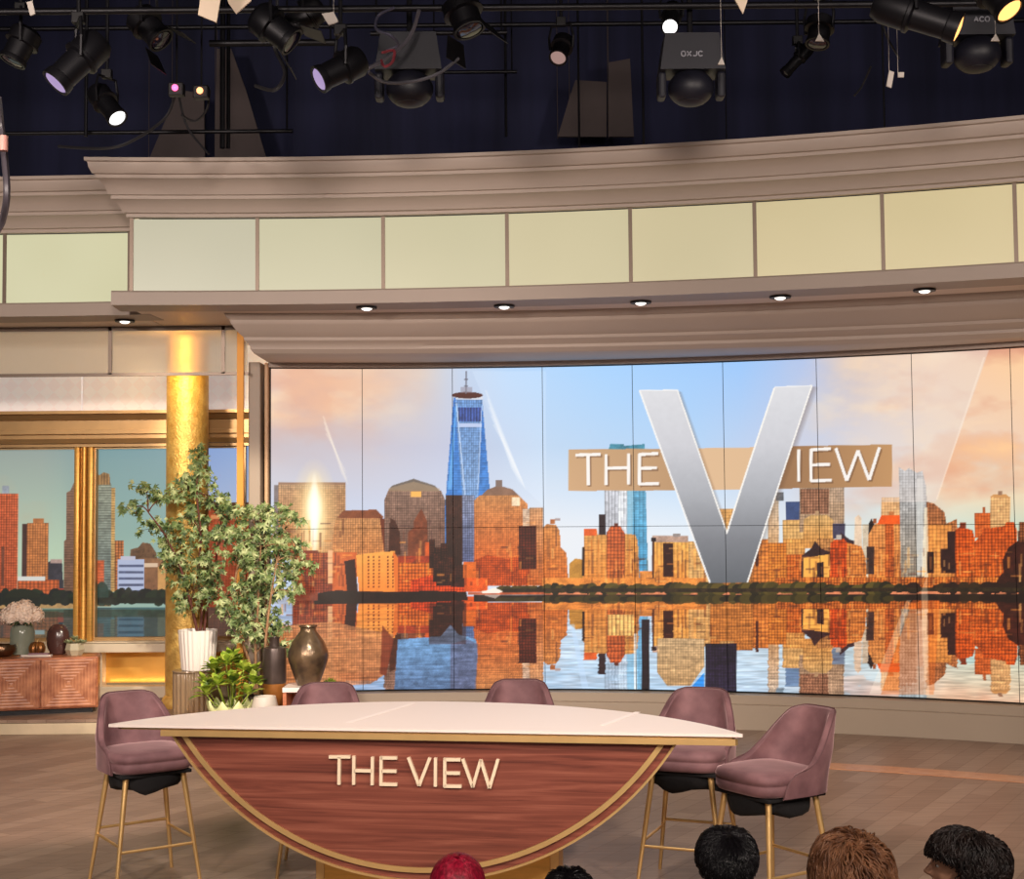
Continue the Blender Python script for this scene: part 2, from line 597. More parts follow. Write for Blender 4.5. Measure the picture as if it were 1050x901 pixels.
# bronze cornice: stepped profile along x
zc = [zat(120, y, 14.9) for y in (458, 455, 450, 446, 441, 437, 431, 426, 422)]
pr = [(15.05, zc[0]), (14.86, zc[0]), (14.86, zc[1]), (14.80, zc[1] + .005), (14.78, zc[2]), (14.84, zc[2] + .004), (14.84, zc[3]), (14.80, zc[3] + .01), (14.80, zc[4]), (14.86, zc[4] + .005),
      (14.86, zc[6]), (14.80, zc[6] + .006), (14.76, zc[7]), (14.70, zc[7] + .01), (14.70, zc[8]), (15.05, zc[8])]
b = MB()
vs = [(-9.9, y, z) for y, z in pr] + [(-2.0, y, z) for y, z in pr]
k = len(pr)
b.add(vs, [tuple(range(k)), tuple(range(k, 2 * k))[::-1]] + [(j, (j + 1) % k, k + (j + 1) % k, k + j) for j in range(k)])
structure(b.build('trim_9', M_BRONZE_TRIM))

Z_W0, Z_W1 = zat(120, 656, YW), zc[0]


def window_unit(i, x0, x1, label=None):
    b = MB()
    t = 0.035
    b.box(x0, x0 + t, 14.93, 15.02, Z_W0, Z_W1).box(x1 - t, x1, 14.93, 15.02, Z_W0, Z_W1)
    b.box(x0 + t, x1 - t, 14.93, 15.02, Z_W0, Z_W0 + t).box(x0 + t, x1 - t, 14.93, 15.02, Z_W1 - 0.02, Z_W1)
    return structure(b.build('window_%d' % i, M_BRONZE_TRIM))


m1a, m1b = xat(78, 550, 14.95), xat(97, 550, 14.95)
m2a = xat(252, 550, 14.95)
window_unit(1, xat(-95, 550, 14.95), m1a + 0.02)
window_unit(2, m1b - 0.02, m2a)


def mullion(name, x0, x1, z0, z1):
    w_ = x1 - x0
    b = MB()
    b.rbox(x0, x0 + w_ * .28, 14.86, 15.0, z0, z1, 0.01)
    b.rbox(x1 - w_ * .28, x1, 14.86, 15.0, z0, z1, 0.01)
    b.box(x0 + w_ * .2, x1 - w_ * .2, 14.93, 15.0, z0, z1)
    b.tube([((x0 + x1) / 2, 14.90, z0), ((x0 + x1) / 2, 14.90, z1)], w_ * .15, 12)
    return structure(b.build(name, M_GOLD, smooth=True))


mullion('trim_10', m1a, m1b, Z_W0, Z_W1)
# sill
structure(MB().rbox(-9.9, -2.62, 14.70, 15.1, zat(130, 668, 14.8), zat(130, 659, 14.8), 0.01).rbox(-9.9, -2.62, 14.78, 15.1, zat(130, 658.6, 14.8), Z_W0 + .0, 0.01).build('trim_11', M_CREAM))
# base wall with gold back-lit panels
zS = zat(130, 668, 14.8)
x_f0, x_f1 = xat(98, 690, 14.9), xat(106, 690, 14.9)
structure(MB().rbox(x_f0, x_f1, 14.84, 15.0, Z_PL, zS, 0.006).rbox(xat(171, 690, 14.9), xat(182, 690, 14.9), 14.84, 15.0, Z_PL, zS, 0.006).build('trim_12', M_CREAM))
structure(MB().rbox(-9.9, -2.62, 14.80, 15.0, Z_PL, zat(130, 703, 14.85), 0.008).build('baseboard_left', M_CREAM))
structure(MB().box(-9.9, -2.62, 15.0, 15.12, Z_PL, Z_W0).build('wall_under_windows', mat('gold_panel', S(232, 176, 88), 0.35, 0.55, var=0.06, vscale=5)))

# gold rod
zr = Z_SOF
xr = xat(246.5, 430, 13.36)
structure(MB().box(xr - 0.032, xr + 0.032, 13.345, 13.385, Z_PL, Z_SOF).build('trim_13', M_ROD))
# ================================================================== LIT PANELS
def panel_mesh(arc, t0, t1, z0, z1, gap=0.017, n=10, dr0=0.0, th=0.03):
    g = gap / arc.R
    return sweep(MB(), arc, [(dr0 - th, z0 + gap), (dr0, z0 + gap), (dr0, z1 - gap * .5), (dr0 - th, z1 - gap * .5)], t0 + g, t1 - g, n)


def glow_mat(name, c0, c1, strength):
    """frosted panel lit from behind; the tubes behind it give a soft uneven glow"""
    m, nt, p = newmat(name)
    tc = nt.nodes.new('ShaderNodeTexCoord')
    nz = nt.nodes.new('ShaderNodeTexNoise')
    nz.inputs['Scale'].default_value = 0.9
    nz.inputs['Detail'].default_value = 1
    nt.links.new(tc.outputs['Object'], nz.inputs['Vector'])
    rp = nt.nodes.new('ShaderNodeValToRGB')
    rp.color_ramp.elements[0].position = 0.35
    rp.color_ramp.elements[1].position = 0.65
    rp.color_ramp.elements[0].color = c0
    rp.color_ramp.elements[1].color = c1
    nt.links.new(nz.outputs['Fac'], rp.inputs[0])
    nt.links.new(rp.outputs[0], p.inputs['Emission Color'])
    p.inputs['Emission Strength'].default_value = strength
    p.inputs['Base Color'].default_value = S(90, 86, 72)
    p.inputs['Roughness'].default_value = 0.35
    return m


px_div = [135, 264, 393, 520, 646.5, 774, 905, 1041, 1182]
py_div = [255, 255, 253, 251, 247, 242, 233, 224, 212]
cols = [(198, 197, 170), (206, 204, 168), (212, 207, 168), (217, 208, 166), (220, 208, 164), (223, 207, 158), (224, 206, 154), (226, 206, 152)]
order = ['first', 'second', 'third', 'fourth', 'fifth', 'sixth', 'seventh', 'last']
ths = [H_ARC.hit(a, c) for a, c in zip(px_div, py_div)]
for i in range(8):
    c = cols[i]
    m = glow_mat('lit_panel', S(c[0] - 3, c[1] - 4, c[2] - 4), S(c[0] + 3, c[1] + 1, c[2] + 1), 0.72)
    o = panel_mesh(H_ARC, ths[i], ths[i + 1], 4.09, 4.80).build('light_panel', m)
    nm = ['leftmost of the main row, at its left end, pale grey green', 'second from the left end of the main row', 'third from the left end of the main row', 'fourth from the left in the main row, above the letters and tower',
          'fifth from the left in the main row, left of the big letter', 'sixth from the left in the main row, above the big letter', 'widest whole panel near the right end of the main row', 'sliver of panel cut by the right photo edge'][i]
    tag(o, 'back-lit cream panel, ' + nm, 'light panel', 'lit panels of the upper header')
b = MB()
for i, t in enumerate(ths[:-1]):
    g = 0.017 / H_ARC.R
    sweep(b, H_ARC, [(-0.04, 4.09), (0.012, 4.09), (0.012, 4.80), (-0.04, 4.80)], t - g, t + g, 1)
structure(b.build('trim_14', M_DIV))
lx = [L_ARC.hit(a, 270) for a in (-250, -122, 5, 133)]
for i in range(3):
    m = glow_mat('lit_panel_left', S(208, 206, 166), S(216, 214, 176), 0.86)
    o = panel_mesh(L_ARC, lx[i], lx[i + 1], 4.09, 4.80).build('light_panel', m)
    if i == 0:
        bpy.data.objects.remove(o)
        continue
    tag(o, ['', 'back-lit cream panel sliver at the left photo edge, upper set-back row', 'back-lit cream panel, whole one of the set-back row left of the big crown end'][i], 'light panel', 'lit panels of the upper header')
b = MB()
for t in lx[1:]:
    g = 0.017 / L_ARC.R
    sweep(b, L_ARC, [(-0.04, 4.09), (0.012, 4.09), (0.012, 4.80), (-0.04, 4.80)], t - g, t + g, 1)
structure(b.build('trim_15', M_DIV))

# lower frosted glass row under the left soffit
YF = 13.40
zF0, zF1 = zat(115, 384, YF), Z_SOF
xd = [xat(a, 360, YF) for a in (-430, 0, 113, 229, 255)]
xd[1] = xd[0]
M_FROST, nt_, p_ = newmat('frosted_glass')
tr_ = nt_.nodes.new('ShaderNodeBsdfPrincipled')
p_.inputs['Base Color'].default_value = S(206, 194, 170)
p_.inputs['Roughness'].default_value = 0.4
p_.inputs['Emission Color'].default_value = S(206, 190, 160)
p_.inputs['Emission Strength'].default_value = 0.12
tr_.inputs['Base Color'].default_value = S(255, 244, 226)
tr_.inputs['Transmission Weight'].default_value = 1.0
tr_.inputs['Roughness'].default_value = 0.42
tr_.inputs['IOR'].default_value = 1.08
mx_ = nt_.nodes.new('ShaderNodeMixShader')
mx_.inputs[0].default_value = 0.60
nt_.links.new(p_.outputs[0], mx_.inputs[1])
nt_.links.new(tr_.outputs[0], mx_.inputs[2])
nt_.links.new(mx_.outputs[0], nt_.nodes['Material Output'].inputs['Surface'])
for i, (a, c, lab) in enumerate([(xd[0], xd[2], 'wide frosted glass panel at the left photo edge, lower row'), (xd[2], xd[3], 'frosted glass panel in front of the gold column top'), (xd[3], xd[4], 'narrow frosted glass panel between gold column and video wall corner')]):
    o = MB().box(a + 0.018, c - 0.018, YF, YF + 0.02, zF0 + 0.015, zF1 - 0.04).build('frosted_panel', M_FROST)
    tag(o, lab, 'glass panel', 'frosted panels under the soffit')
b = MB()
for x in (xd[2], xd[3]):
    b.box(x - 0.018, x + 0.018, YF - 0.01, YF + 0.03, zF0, zF1)
b.box(xd[0], xd[4], YF - 0.01, YF + 0.03, zF0 - 0.015, zF0 + 0.015).box(xd[0], xd[4], YF - 0.01, YF + 0.03, zF1 - 0.04, zF1 - 0.0)
structure(b.build('trim_16', M_DIV))

# ================================================================== PICTURE PAINTER (pictures shown by the video wall and the window backdrop)
rng = np.random.default_rng(11)


def vnoise(h, w_, cell, octaves=4, seed=0, sx=1.0):
    r = np.random.default_rng(seed)
    out = np.zeros((h, w_))
    amp = 1.0
    tot = 0
    for o in range(octaves):
        cy = max(1.0, cell / 2 ** o)
        cx = max(1.0, cell * sx / 2 ** o)
        gh, gw = int(h / cy) + 3, int(w_ / cx) + 3
        g = r.random((gh, gw))
        yy = np.arange(h) / cy
        xx = np.arange(w_) / cx
        y0 = yy.astype(int)
        x0 = xx.astype(int)
        fy = yy - y0
        fx = xx - x0
        fy = (fy * fy * (3 - 2 * fy))[:, None]
        fx = (fx * fx * (3 - 2 * fx))[None, :]
        a = g[y0][:, x0]
        b_ = g[y0][:, x0 + 1]
        c = g[y0 + 1][:, x0]
        d = g[y0 + 1][:, x0 + 1]
        out += amp * ((a * (1 - fx) + b_ * fx) * (1 - fy) + (c * (1 - fx) + d * fx) * fy)
        tot += amp
        amp *= 0.5
    return out / tot


class Pic:
    def __init__(s, x0, y0, x1, y1, ss=2):
        s.x0, s.y0, s.ss = x0, y0, ss
        s.W, s.H = int((x1 - x0) * ss), int((y1 - y0) * ss)
        s.a = np.zeros((s.H, s.W, 3))
        s.X = x0 + (np.arange(s.W)[None, :] + 0.5) / ss + np.zeros((s.H, 1))
        s.Y = y0 + (np.arange(s.H)[:, None] + 0.5) / ss + np.zeros((1, s.W))
        s.n1 = vnoise(s.H, s.W, 5 * ss, 3, 3)
        s.n2 = rng.random((s.H, s.W))

    def _win(s, pts):
        xs = [p[0] for p in pts]
        ys = [p[1] for p in pts]
        a = max(0, int((min(xs) - s.x0) * s.ss) - 1)
        c = min(s.W, int((max(xs) - s.x0) * s.ss) + 2)
        b = max(0, int((min(ys) - s.y0) * s.ss) - 1)
        d = min(s.H, int((max(ys) - s.y0) * s.ss) + 2)
        return a, b, c, d

    def mask(s, pts):
        a, b, c, d = s._win(pts)
        if c <= a or d <= b:
            return None
        X = s.X[b:d, a:c]
        Y = s.Y[b:d, a:c]
        m = np.zeros(X.shape, bool)
        n = len(pts)
        for i in range(n):
            x1, y1 = pts[i]
            x2, y2 = pts[(i + 1) % n]
            if y1 == y2:
                continue
            cond = ((y1 > Y) != (y2 > Y)) & (X < (x2 - x1) * (Y - y1) / (y2 - y1) + x1)
            m ^= cond
        return a, b, c, d, m, X, Y

    def poly(s, pts, col, col2=None, alpha=1.0, noise=0.0, grid=None, hgrad=None, stripes=None):
        """col top colour, col2 bottom colour; grid=(dx,dy,strength); hgrad=colour towards the right"""
        r = s.mask(pts)
        if r is None:
            return
        a, b, c, d, m, X, Y = r
        ys = [p[1] for p in pts]
        xs = [p[0] for p in pts]
        C = np.zeros(X.shape + (3,)) + np.array(col, float)
        if col2 is not None:
            t = np.clip((Y - min(ys)) / max(1e-6, max(ys) - min(ys)), 0, 1)[..., None]
            C = C * (1 - t) + np.array(col2, float) * t
        if hgrad is not None:
            t = np.clip((X - min(xs)) / max(1e-6, max(xs) - min(xs)), 0, 1)[..., None]
            C = C * (1 - t) + np.array(hgrad, float) * t
        if grid:
            dx, dy, k = grid
            g = np.ones(X.shape)
            if dx:
                g *= 1 - k * (((X - min(xs)) % dx) < dx * 0.42)
            if dy:
                g *= 1 - k * 0.8 * (((Y - min(ys)) % dy) < dy * 0.42)
            C *= g[..., None]
        if stripes:
            for (sx0, sx1, sc) in stripes:
                q = (X >= sx0) & (X < sx1)
                C[q] = np.array(sc, float)
        if noise and grid:
            ci = ((X - min(xs)) // (grid[0] or 3.2)).astype(int) % 997
            cj = ((Y - min(ys)) // (grid[1] or 3.2)).astype(int) % 997
            hsh = np.sin(ci * 12.9898 + cj * 78.233 + min(xs)) * 43758.5453
            hsh = hsh - np.floor(hsh)
            C *= (1 + (hsh - .5) * .17)[..., None]
        if noise:
            nn = (s.n1[b:d, a:c] - 0.5) * 1.4 + (s.n2[b:d, a:c] - 0.5) * 0.7
            C *= (1 + noise * nn)[..., None]
        al = (m * alpha)[..., None]
        s.a[b:d, a:c] = s.a[b:d, a:c] * (1 - al) + C * al

    def rect(s, x0, y0, x1, y1, col, col2=None, **k):
        s.poly([(x0, y0), (x1, y0), (x1, y1), (x0, y1)], col, col2, **k)

    def blob(s, cx, cy, rx, ry, col, alpha=1.0, soft=True):
        a, b, c, d = s._win([(cx - rx, cy - ry), (cx + rx, cy + ry)])
        if c <= a or d <= b:
            return
        X = s.X[b:d, a:c]
        Y = s.Y[b:d, a:c]
        r = ((X - cx) / rx) ** 2 + ((Y - cy) / ry) ** 2
        m = np.clip(1 - r, 0, 1) if soft else (r < 1) * 1.0
        al = (m * alpha)[..., None]
        s.a[b:d, a:c] = s.a[b:d, a:c] * (1 - al) + np.array(col, float) * al

    def line(s, x0, y0, x1, y1, wd, col, alpha=1.0):
        L = math.hypot(x1 - x0, y1 - y0)
        nx, ny = -(y1 - y0) / L * wd / 2, (x1 - x0) / L * wd / 2
        s.poly([(x0 + nx, y0 + ny), (x1 + nx, y1 + ny), (x1 - nx, y1 - ny), (x0 - nx, y0 - ny)], col, alpha=alpha)

    def sample(s, x, y):
        fx = np.clip((x - s.x0) * s.ss - 0.5, 0, s.W - 1.001)
        fy = np.clip((y - s.y0) * s.ss - 0.5, 0, s.H - 1.001)
        ix, iy = fx.astype(int), fy.astype(int)
        tx, ty = (fx - ix)[..., None], (fy - iy)[..., None]
        A = s.a
        return (A[iy, ix] * (1 - tx) + A[iy, ix + 1] * tx) * (1 - ty) + (A[iy + 1, ix] * (1 - tx) + A[iy + 1, ix + 1] * tx) * ty


def lerp_cols(t, stops):
    out = np.zeros(t.shape + (3,))
    ts = [q[0] for q in stops]
    for k in range(3):
        out[..., k] = np.interp(t, ts, [q[1][k] for q in stops])
    return out


# ------------------------------------------------------------------ the skyline of the video wall
P = Pic(262, 345, 1062, 735, 2)
r0_ = random.Random(31)
WL = 609.0                                     # water line of the picture
gx = P.X
gy = P.Y
top = lerp_cols(gx, [(277, (232, 200, 176)), (350, (226, 204, 182)), (430, (214, 200, 190)), (470, (192, 204, 222)), (520, (180, 207, 236)), (620, (166, 202, 238)), (760, (158, 194, 236)), (830, (180, 192, 220)), (880, (204, 188, 184)), (960, (232, 194, 166)), (1050, (238, 200, 160))])
mid = lerp_cols(gx, [(277, (196, 186, 190)), (380, (196, 190, 198)), (460, (190, 194, 212)), (560, (186, 206, 228)), (700, (176, 204, 232)), (800, (190, 200, 222)), (900, (212, 206, 208)), (980, (226, 204, 186)), (1050, (228, 200, 178))])
bot = lerp_cols(gx, [(277, (194, 206, 224)), (460, (206, 214, 230)), (560, (226, 228, 232)), (700, (222, 228, 234)), (850, (214, 220, 222)), (960, (206, 218, 208)), (1050, (196, 208, 192))])
t = np.clip((gy - 365) / (545 - 365), 0, 1)[..., None]
sky = np.where(t < .5, top * (1 - 2 * t) + mid * 2 * t, mid * (2 - 2 * t) + bot * (2 * t - 1))
cl = vnoise(P.H, P.W, 70, 5, 21, 2.2)
cl2 = vnoise(P.H, P.W, 90, 5, 5, 1.9)
wl = np.clip((455 - gx) / 120, 0, 1) * np.clip((480 - gy) / 70, 0, 1)
wr = np.clip((gx - 800) / 120, 0, 1) * np.clip((540 - gy) / 60, 0, 1)
k = np.clip((cl - 0.42) * 4.0, 0, 1)[..., None] * (wl + wr)[..., None]
sky = sky * (1 - .85 * k) + np.array((244, 214, 180)) * .85 * k
k = np.clip((cl2 - 0.46) * 4.5, 0, 1)[..., None] * (wl * .75 + wr * 1.25).clip(0, 1.2)[..., None]
sky = sky * (1 - .65 * k) + np.array((206, 150, 128)) * .65 * k
k = np.clip((cl - 0.5) * 4, 0, 1)[..., None] * np.clip(1 - abs(gx - 870) / 60, 0, 1)[..., None] * np.clip(1 - abs(gy - 405) / 25, 0, 1)[..., None]
sky = sky * (1 - .7 * k) + np.array((236, 226, 206)) * .7 * k
k = np.clip((cl2 - 0.48) * 5, 0, 1)[..., None] * np.clip((gx - 930) / 90, 0, 1)[..., None] * np.clip(1 - abs(gy - 460) / 45, 0, 1)[..., None]
sky = sky * (1 - .8 * k) + np.array((250, 210, 160)) * .8 * k
P.a[:] = sky

GT = (2.6, 3.2, .20)
# --- left block
P.rect(281, 496, 287, 575, (120, 110, 110), noise=.2)
P.rect(285, 494, 354, 572, (196, 158, 122), (206, 146, 100), noise=.14, grid=(2.4, 2.4, .20))
P.rect(285, 493, 354, 495.5, (150, 118, 96))
P.blob(322, 528, 14, 50, (255, 240, 200), .95)
P.blob(322, 528, 26, 60, (255, 226, 170), .55)
P.blob(322, 527, 5, 46, (255, 252, 240), 1)
P.blob(322, 520, 9, 26, (255, 252, 240), .9)
P.poly([(340, 590), (342, 540), (345, 529), (351, 524), (386, 523), (393, 532), (400, 590)], (206, 156, 112), (214, 138, 84), noise=.15, grid=(2.4, 2.6, .20))
P.poly([(346, 529), (352, 522), (386, 521), (394, 529), (388, 530), (350, 530)], (126, 78, 54), noise=.2)
P.poly([(389, 528), (398, 533), (401, 562), (394, 565)], (104, 56, 38))
P.poly([(394, 590), (394, 511), (398, 501), (452, 501), (457, 512), (457, 590)], (156, 128, 114), (126, 92, 78), noise=.18, grid=(2.2, 2.6, .22))
P.poly([(398, 501), (402, 496), (424, 489), (446, 496), (451, 502)], (116, 106, 98), noise=.1)
P.poly([(398, 499), (424, 492), (451, 499), (451, 502), (398, 502)], (178, 150, 120), alpha=.5)
P.rect(421, 502, 432, 508, (230, 180, 110))
P.poly([(418, 600), (418, 545), (424, 540), (424, 533), (432, 520), (438, 533), (440, 600)], (118, 70, 50), noise=.3)
P.poly([(398, 568), (400, 530), (405, 532), (410, 545), (411, 568)], (70, 42, 32), noise=.3)
P.rect(436, 555, 446, 575, (196, 98, 56), noise=.2)
# --- tall blue tower
P.poly([(456, 520), (465, 404), (494, 404), (504, 520), (503, 575), (457, 575)], (62, 122, 196), (96, 146, 200), noise=.14, grid=(0, 2.6, .14))
P.poly([(466, 408), (470, 404), (494.5, 404), (491, 500), (486, 575), (475, 575), (474, 505)], (122, 162, 214), (150, 176, 208), noise=.16, grid=(2.4, 2.6, .16))
P.rect(470, 414, 494, 429, (72, 96, 160), noise=.25, grid=(3, 0, .35))
P.rect(471, 431, 494, 435, (186, 198, 226))
P.line(468, 410, 478, 520, 1.0, (206, 220, 240), .9)
P.line(494, 412, 490, 500, 1.0, (196, 212, 236), .8)
P.rect(467, 403, 495, 406, (210, 214, 224))
P.poly([(459, 500), (467, 412), (468, 412), (463, 500)], (120, 180, 230), alpha=.7)
P.blob(479, 401.5, 16, 3.4, (78, 40, 34), 1, False)
P.rect(464, 400, 494, 402.5, (84, 44, 36))
P.rect(477, 376, 478.4, 400, (110, 110, 122))
P.rect(476, 384, 479.4, 385.5, (110, 110, 122))
P.rect(476, 391, 479.4, 392.5, (110, 110, 122))
P.rect(472, 393, 484, 399, (140, 130, 140), alpha=.5)
P.rect(457, 506, 474, 600, (76, 50, 42), (46, 26, 20), noise=.3, grid=(2.4, 0, .3))
P.rect(474, 506, 487, 575, (150, 156, 178), (112, 118, 150), noise=.2, grid=(2.4, 2.6, .25))
# --- domed tan tower
P.poly([(486, 600), (486, 512), (492, 506), (532, 506), (541, 515), (543, 600)], (206, 150, 104), (214, 104, 52), noise=.14, grid=(2.2, 2.2, .16))
P.poly([(494, 506), (500, 500), (508, 497), (516, 497), (526, 500), (532, 506)], (136, 108, 92), noise=.12)
P.rect(508, 490, 515, 497, (130, 112, 104))
P.rect(525, 508, 533, 517, (236, 214, 186), noise=.2)
P.poly([(486, 600), (486, 574), (500, 568), (520, 572), (543, 566), (543, 600)], (196, 92, 46), noise=.3, grid=(2.4, 2.4, .25))
P.rect(536, 520, 544, 580, (214, 190, 170), (196, 140, 100), noise=.3, grid=(0, 2, .25))
P.rect(543, 519, 557, 600, (222, 172, 132), (196, 110, 60), noise=.18, grid=(3, 3, .15))
P.rect(532, 538, 550, 583, (96, 46, 34), noise=.35, grid=(3, 3, .3))
P.poly([(557, 600), (557, 540), (561, 536), (570, 537), (574, 543), (575, 560), (581, 566), (583, 600)], (214, 150, 96), (206, 118, 62), noise=.18, grid=(3, 3, .12))
# low left
P.rect(300, 565, 352, 606, (170, 92, 66), (150, 74, 52), noise=.2, grid=(2.6, 2.6, .28))
P.rect(336, 563, 341, 597, (226, 180, 140))
P.rect(341, 565, 366, 606, (190, 104, 62), noise=.15)
P.poly([(353, 574), (364, 572), (367, 606), (356, 606)], (48, 20, 16))
P.poly([(365, 568), (385, 565), (405, 564), (408, 606), (368, 606)], (240, 170, 98), (226, 140, 76), noise=.08, stripes=None)
for sx in (377, 382.5, 388, 397, 402):
    for yy in np.arange(569, 602, 3.4):
        P.rect(sx, yy, sx + 1.7, yy + 2.0, (120, 62, 34))
P.poly([(403, 564), (409, 572), (409, 606), (405, 606)], (210, 120, 64))
P.poly([(408, 606), (408, 569), (438, 571), (440, 577), (449, 577), (449, 606)], (226, 130, 66), (232, 112, 52), noise=.22, grid=(3.4, 3.4, .3))
P.rect(408, 569, 440, 576, (150, 66, 44), noise=.3)
P.poly([(420, 606), (422, 594), (446, 588), (458, 592), (480, 594), (480, 606)], (226, 88, 44), noise=.3, grid=(3, 3, .25))
for bx_, by_, bw_ in ((440, 552, 6), (446, 560, 6), (452, 556, 7), (459, 570, 8), (466, 578, 10), (447, 574, 14), (456, 586, 22), (444, 566, 5)):
    P.rect(bx_, by_, bx_ + bw_, min(600, by_ + 30), (74, 42, 32), (52, 28, 22), noise=.5, grid=(2.4, 2.6, .3))
P.poly([(474, 590), (482, 596), (488, 602), (462, 601)], (60, 32, 26), noise=.4)
P.rect(475, 575, 488, 592, (206, 112, 56), noise=.2)
P.rect(476, 592, 500, 606, (206, 96, 48), noise=.3)
# --- centre cluster
P.rect(620, 480, 634, 560, (206, 208, 214), (190, 190, 196), noise=.14, grid=(3.4, 0, .2))
P.rect(634, 500, 643, 560, (226, 228, 232), noise=.1, grid=(2.6, 0, .15))
P.poly([(643, 600), (643, 458), (661, 458), (665, 600)], (128, 180, 204), (92, 156, 190), noise=.14, grid=(4, 2.6, .12))
P.rect(643, 500, 649, 590, (178, 206, 218), alpha=.6)
P.poly([(624, 458), (626, 452), (640, 452), (640, 454), (661, 452), (661, 458)], (74, 132, 150), noise=.35)
P.rect(614, 526, 621, 548, (46, 34, 40))
P.poly([(583, 600), (584, 577), (590, 572), (598, 573), (598, 600)], (176, 132, 72), noise=.2)
P.poly([(598, 600), (599, 546), (603, 541), (612, 541), (613, 547), (622, 547), (626, 538), (636, 538), (640, 546), (651, 547), (654, 553), (656, 600)], (226, 172, 110), (224, 146, 80), noise=.14, grid=(4.5, 3, .12))
P.rect(599, 541, 612, 548, (206, 104, 58), noise=.2)
P.poly([(622, 596), (622, 545), (627, 538), (636, 538), (641, 546), (641, 596)], (196, 104, 66), (206, 122, 70), noise=.25, grid=(3.6, 3.6, .25))
P.rect(597, 560, 599.5, 590, (40, 24, 20))
for sx in (606, 613, 645, 650):
    P.rect(sx, 552, sx + 1.6, 594, (188, 120, 66), alpha=.7)
P.rect(669, 548, 706, 556, (176, 150, 136), noise=.3)
P.rect(668, 550, 673, 554, (40, 30, 34))
P.rect(669, 555, 722, 600, (232, 178, 108), (226, 150, 82), noise=.12, stripes=None, grid=(4.2, 0, .16))
P.rect(680, 556, 690.5, 591, (52, 24, 20), noise=.2)
P.rect(669, 554, 671, 595, (70, 40, 30))
P.rect(656, 585, 669, 600, (206, 140, 84), noise=.25)
P.rect(706, 554, 730, 600, (226, 180, 124), noise=.12, grid=(4, 3, .15))
P.rect(728, 550, 772, 600, (210, 140, 80), noise=.2, grid=(3, 3, .2))
P.rect(738, 520, 752, 560, (226, 176, 118), noise=.1, grid=(3, 3, .15))
P.rect(772, 552, 798, 600, (222, 140, 78), noise=.25, grid=(4, 4, .25))
P.rect(775, 548, 778, 580, (70, 40, 34))
# --- right cluster
P.rect(788, 505, 799, 560, (214, 200, 184), (218, 176, 134), noise=.15, grid=(3, 3, .12))
P.rect(796, 503, 804, 512, (110, 112, 116), noise=.4)
P.rect(806, 513, 821, 535, (70, 84, 116), noise=.15)
P.rect(803, 532, 824, 562, (220, 178, 124), noise=.15, grid=(3.4, 4, .14))
P.rect(820, 480, 866, 545, (196, 170, 148), (190, 160, 132), noise=.14, grid=(2.6, 3, .18))
P.rect(821, 500, 850, 526, (172, 128, 104), noise=.2, grid=(3, 3, .25))
P.poly([(824, 562), (824, 532), (832, 527), (848, 527), (855, 533), (855, 562)], (222, 184, 132), (222, 160, 96), noise=.12, grid=(3, 4, .15))
P.rect(854, 536, 867, 552, (74, 70, 86), noise=.2)
P.poly([(860, 566), (862, 545), (872, 553), (884, 556), (884, 570)], (60, 46, 50), noise=.3)
P.poly([(876, 575), (877, 530), (881, 527), (884, 531), (885, 575)], (222, 200, 178), noise=.15)
P.rect(885, 537, 891, 575, (206, 192, 172), noise=.2)
P.rect(803, 552, 826, 585, (228, 168, 104), noise=.18, grid=(3, 3.4, .18))
P.rect(838, 552, 856, 572, (206, 150, 100), noise=.25, grid=(3, 3, .2))
P.rect(904, 509, 926, 530, (230, 184, 138), noise=.12, grid=(3, 3, .12))
P.poly([(891, 600), (891, 540), (902, 535), (926, 535), (935, 540), (937, 600)], (226, 160, 104), (222, 138, 78), noise=.15, grid=(3.4, 3.2, .18))
P.poly([(900, 537), (904, 528), (924, 528), (929, 537)], (214, 100, 50), noise=.15)
P.rect(908, 537, 917, 592, (206, 112, 62), noise=.2, grid=(3, 3, .2))
P.rect(889, 560, 897, 589, (60, 44, 42), noise=.3)
P.poly([(891, 537), (894, 531), (897, 537), (891, 548)], (44, 36, 36))
P.poly([(924, 600), (922, 478), (928, 482), (932, 479), (940, 484), (946, 482), (950, 500), (953, 600)], (188, 192, 198), (176, 160, 140), noise=.2, grid=(3, 3, .16))
P.rect(940, 490, 947, 590, (214, 214, 210), alpha=.7)
P.poly([(950, 600), (950, 514), (958, 516), (969, 525), (971, 537), (982, 532), (984, 600)], (166, 112, 80), (226, 146, 84), noise=.22, grid=(3.2, 3.2, .22))
P.poly([(945, 600), (948, 520), (951, 520), (953, 600)], (250, 236, 210), alpha=.7)
P.rect(952, 538, 976, 592, (228, 158, 94), noise=.15, grid=(4, 4, .16))
P.rect(951, 566, 958, 588, (46, 28, 24))
P.poly([(965, 588), (965, 563), (972, 563), (972, 545), (981, 545), (984, 588)], (52, 32, 30), noise=.3)
P.poly([(980, 600), (980, 544), (985, 540), (998, 544), (1000, 552), (1006, 600)], (214, 98, 46), (222, 116, 58), noise=.28, grid=(3.4, 3.4, .25))
P.rect(1000, 526, 1017, 552, (214, 116, 66), noise=.15, grid=(3, 3, .15))
P.rect(1016, 510, 1036, 542, (232, 186, 136), noise=.12, grid=(3, 3, .14))
P.poly([(1015, 510), (1020, 507), (1032, 507), (1036, 511)], (196, 150, 104))
P.rect(1024, 504, 1028, 508, (150, 120, 100))
P.poly([(996, 600), (998, 558), (1008, 548), (1008, 543), (1030, 540), (1032, 536), (1040, 536), (1043, 545), (1043, 600)], (206, 98, 50), (216, 116, 58), noise=.3, grid=(3.4, 3.4, .26))
P.poly([(1030, 600), (1028, 575), (1034, 562), (1044, 555), (1044, 545), (1064, 540), (1064, 600)], (60, 32, 26), noise=.35)
P.rect(1045, 536, 1064, 556, (150, 96, 66), noise=.3, grid=(3, 3, .3))
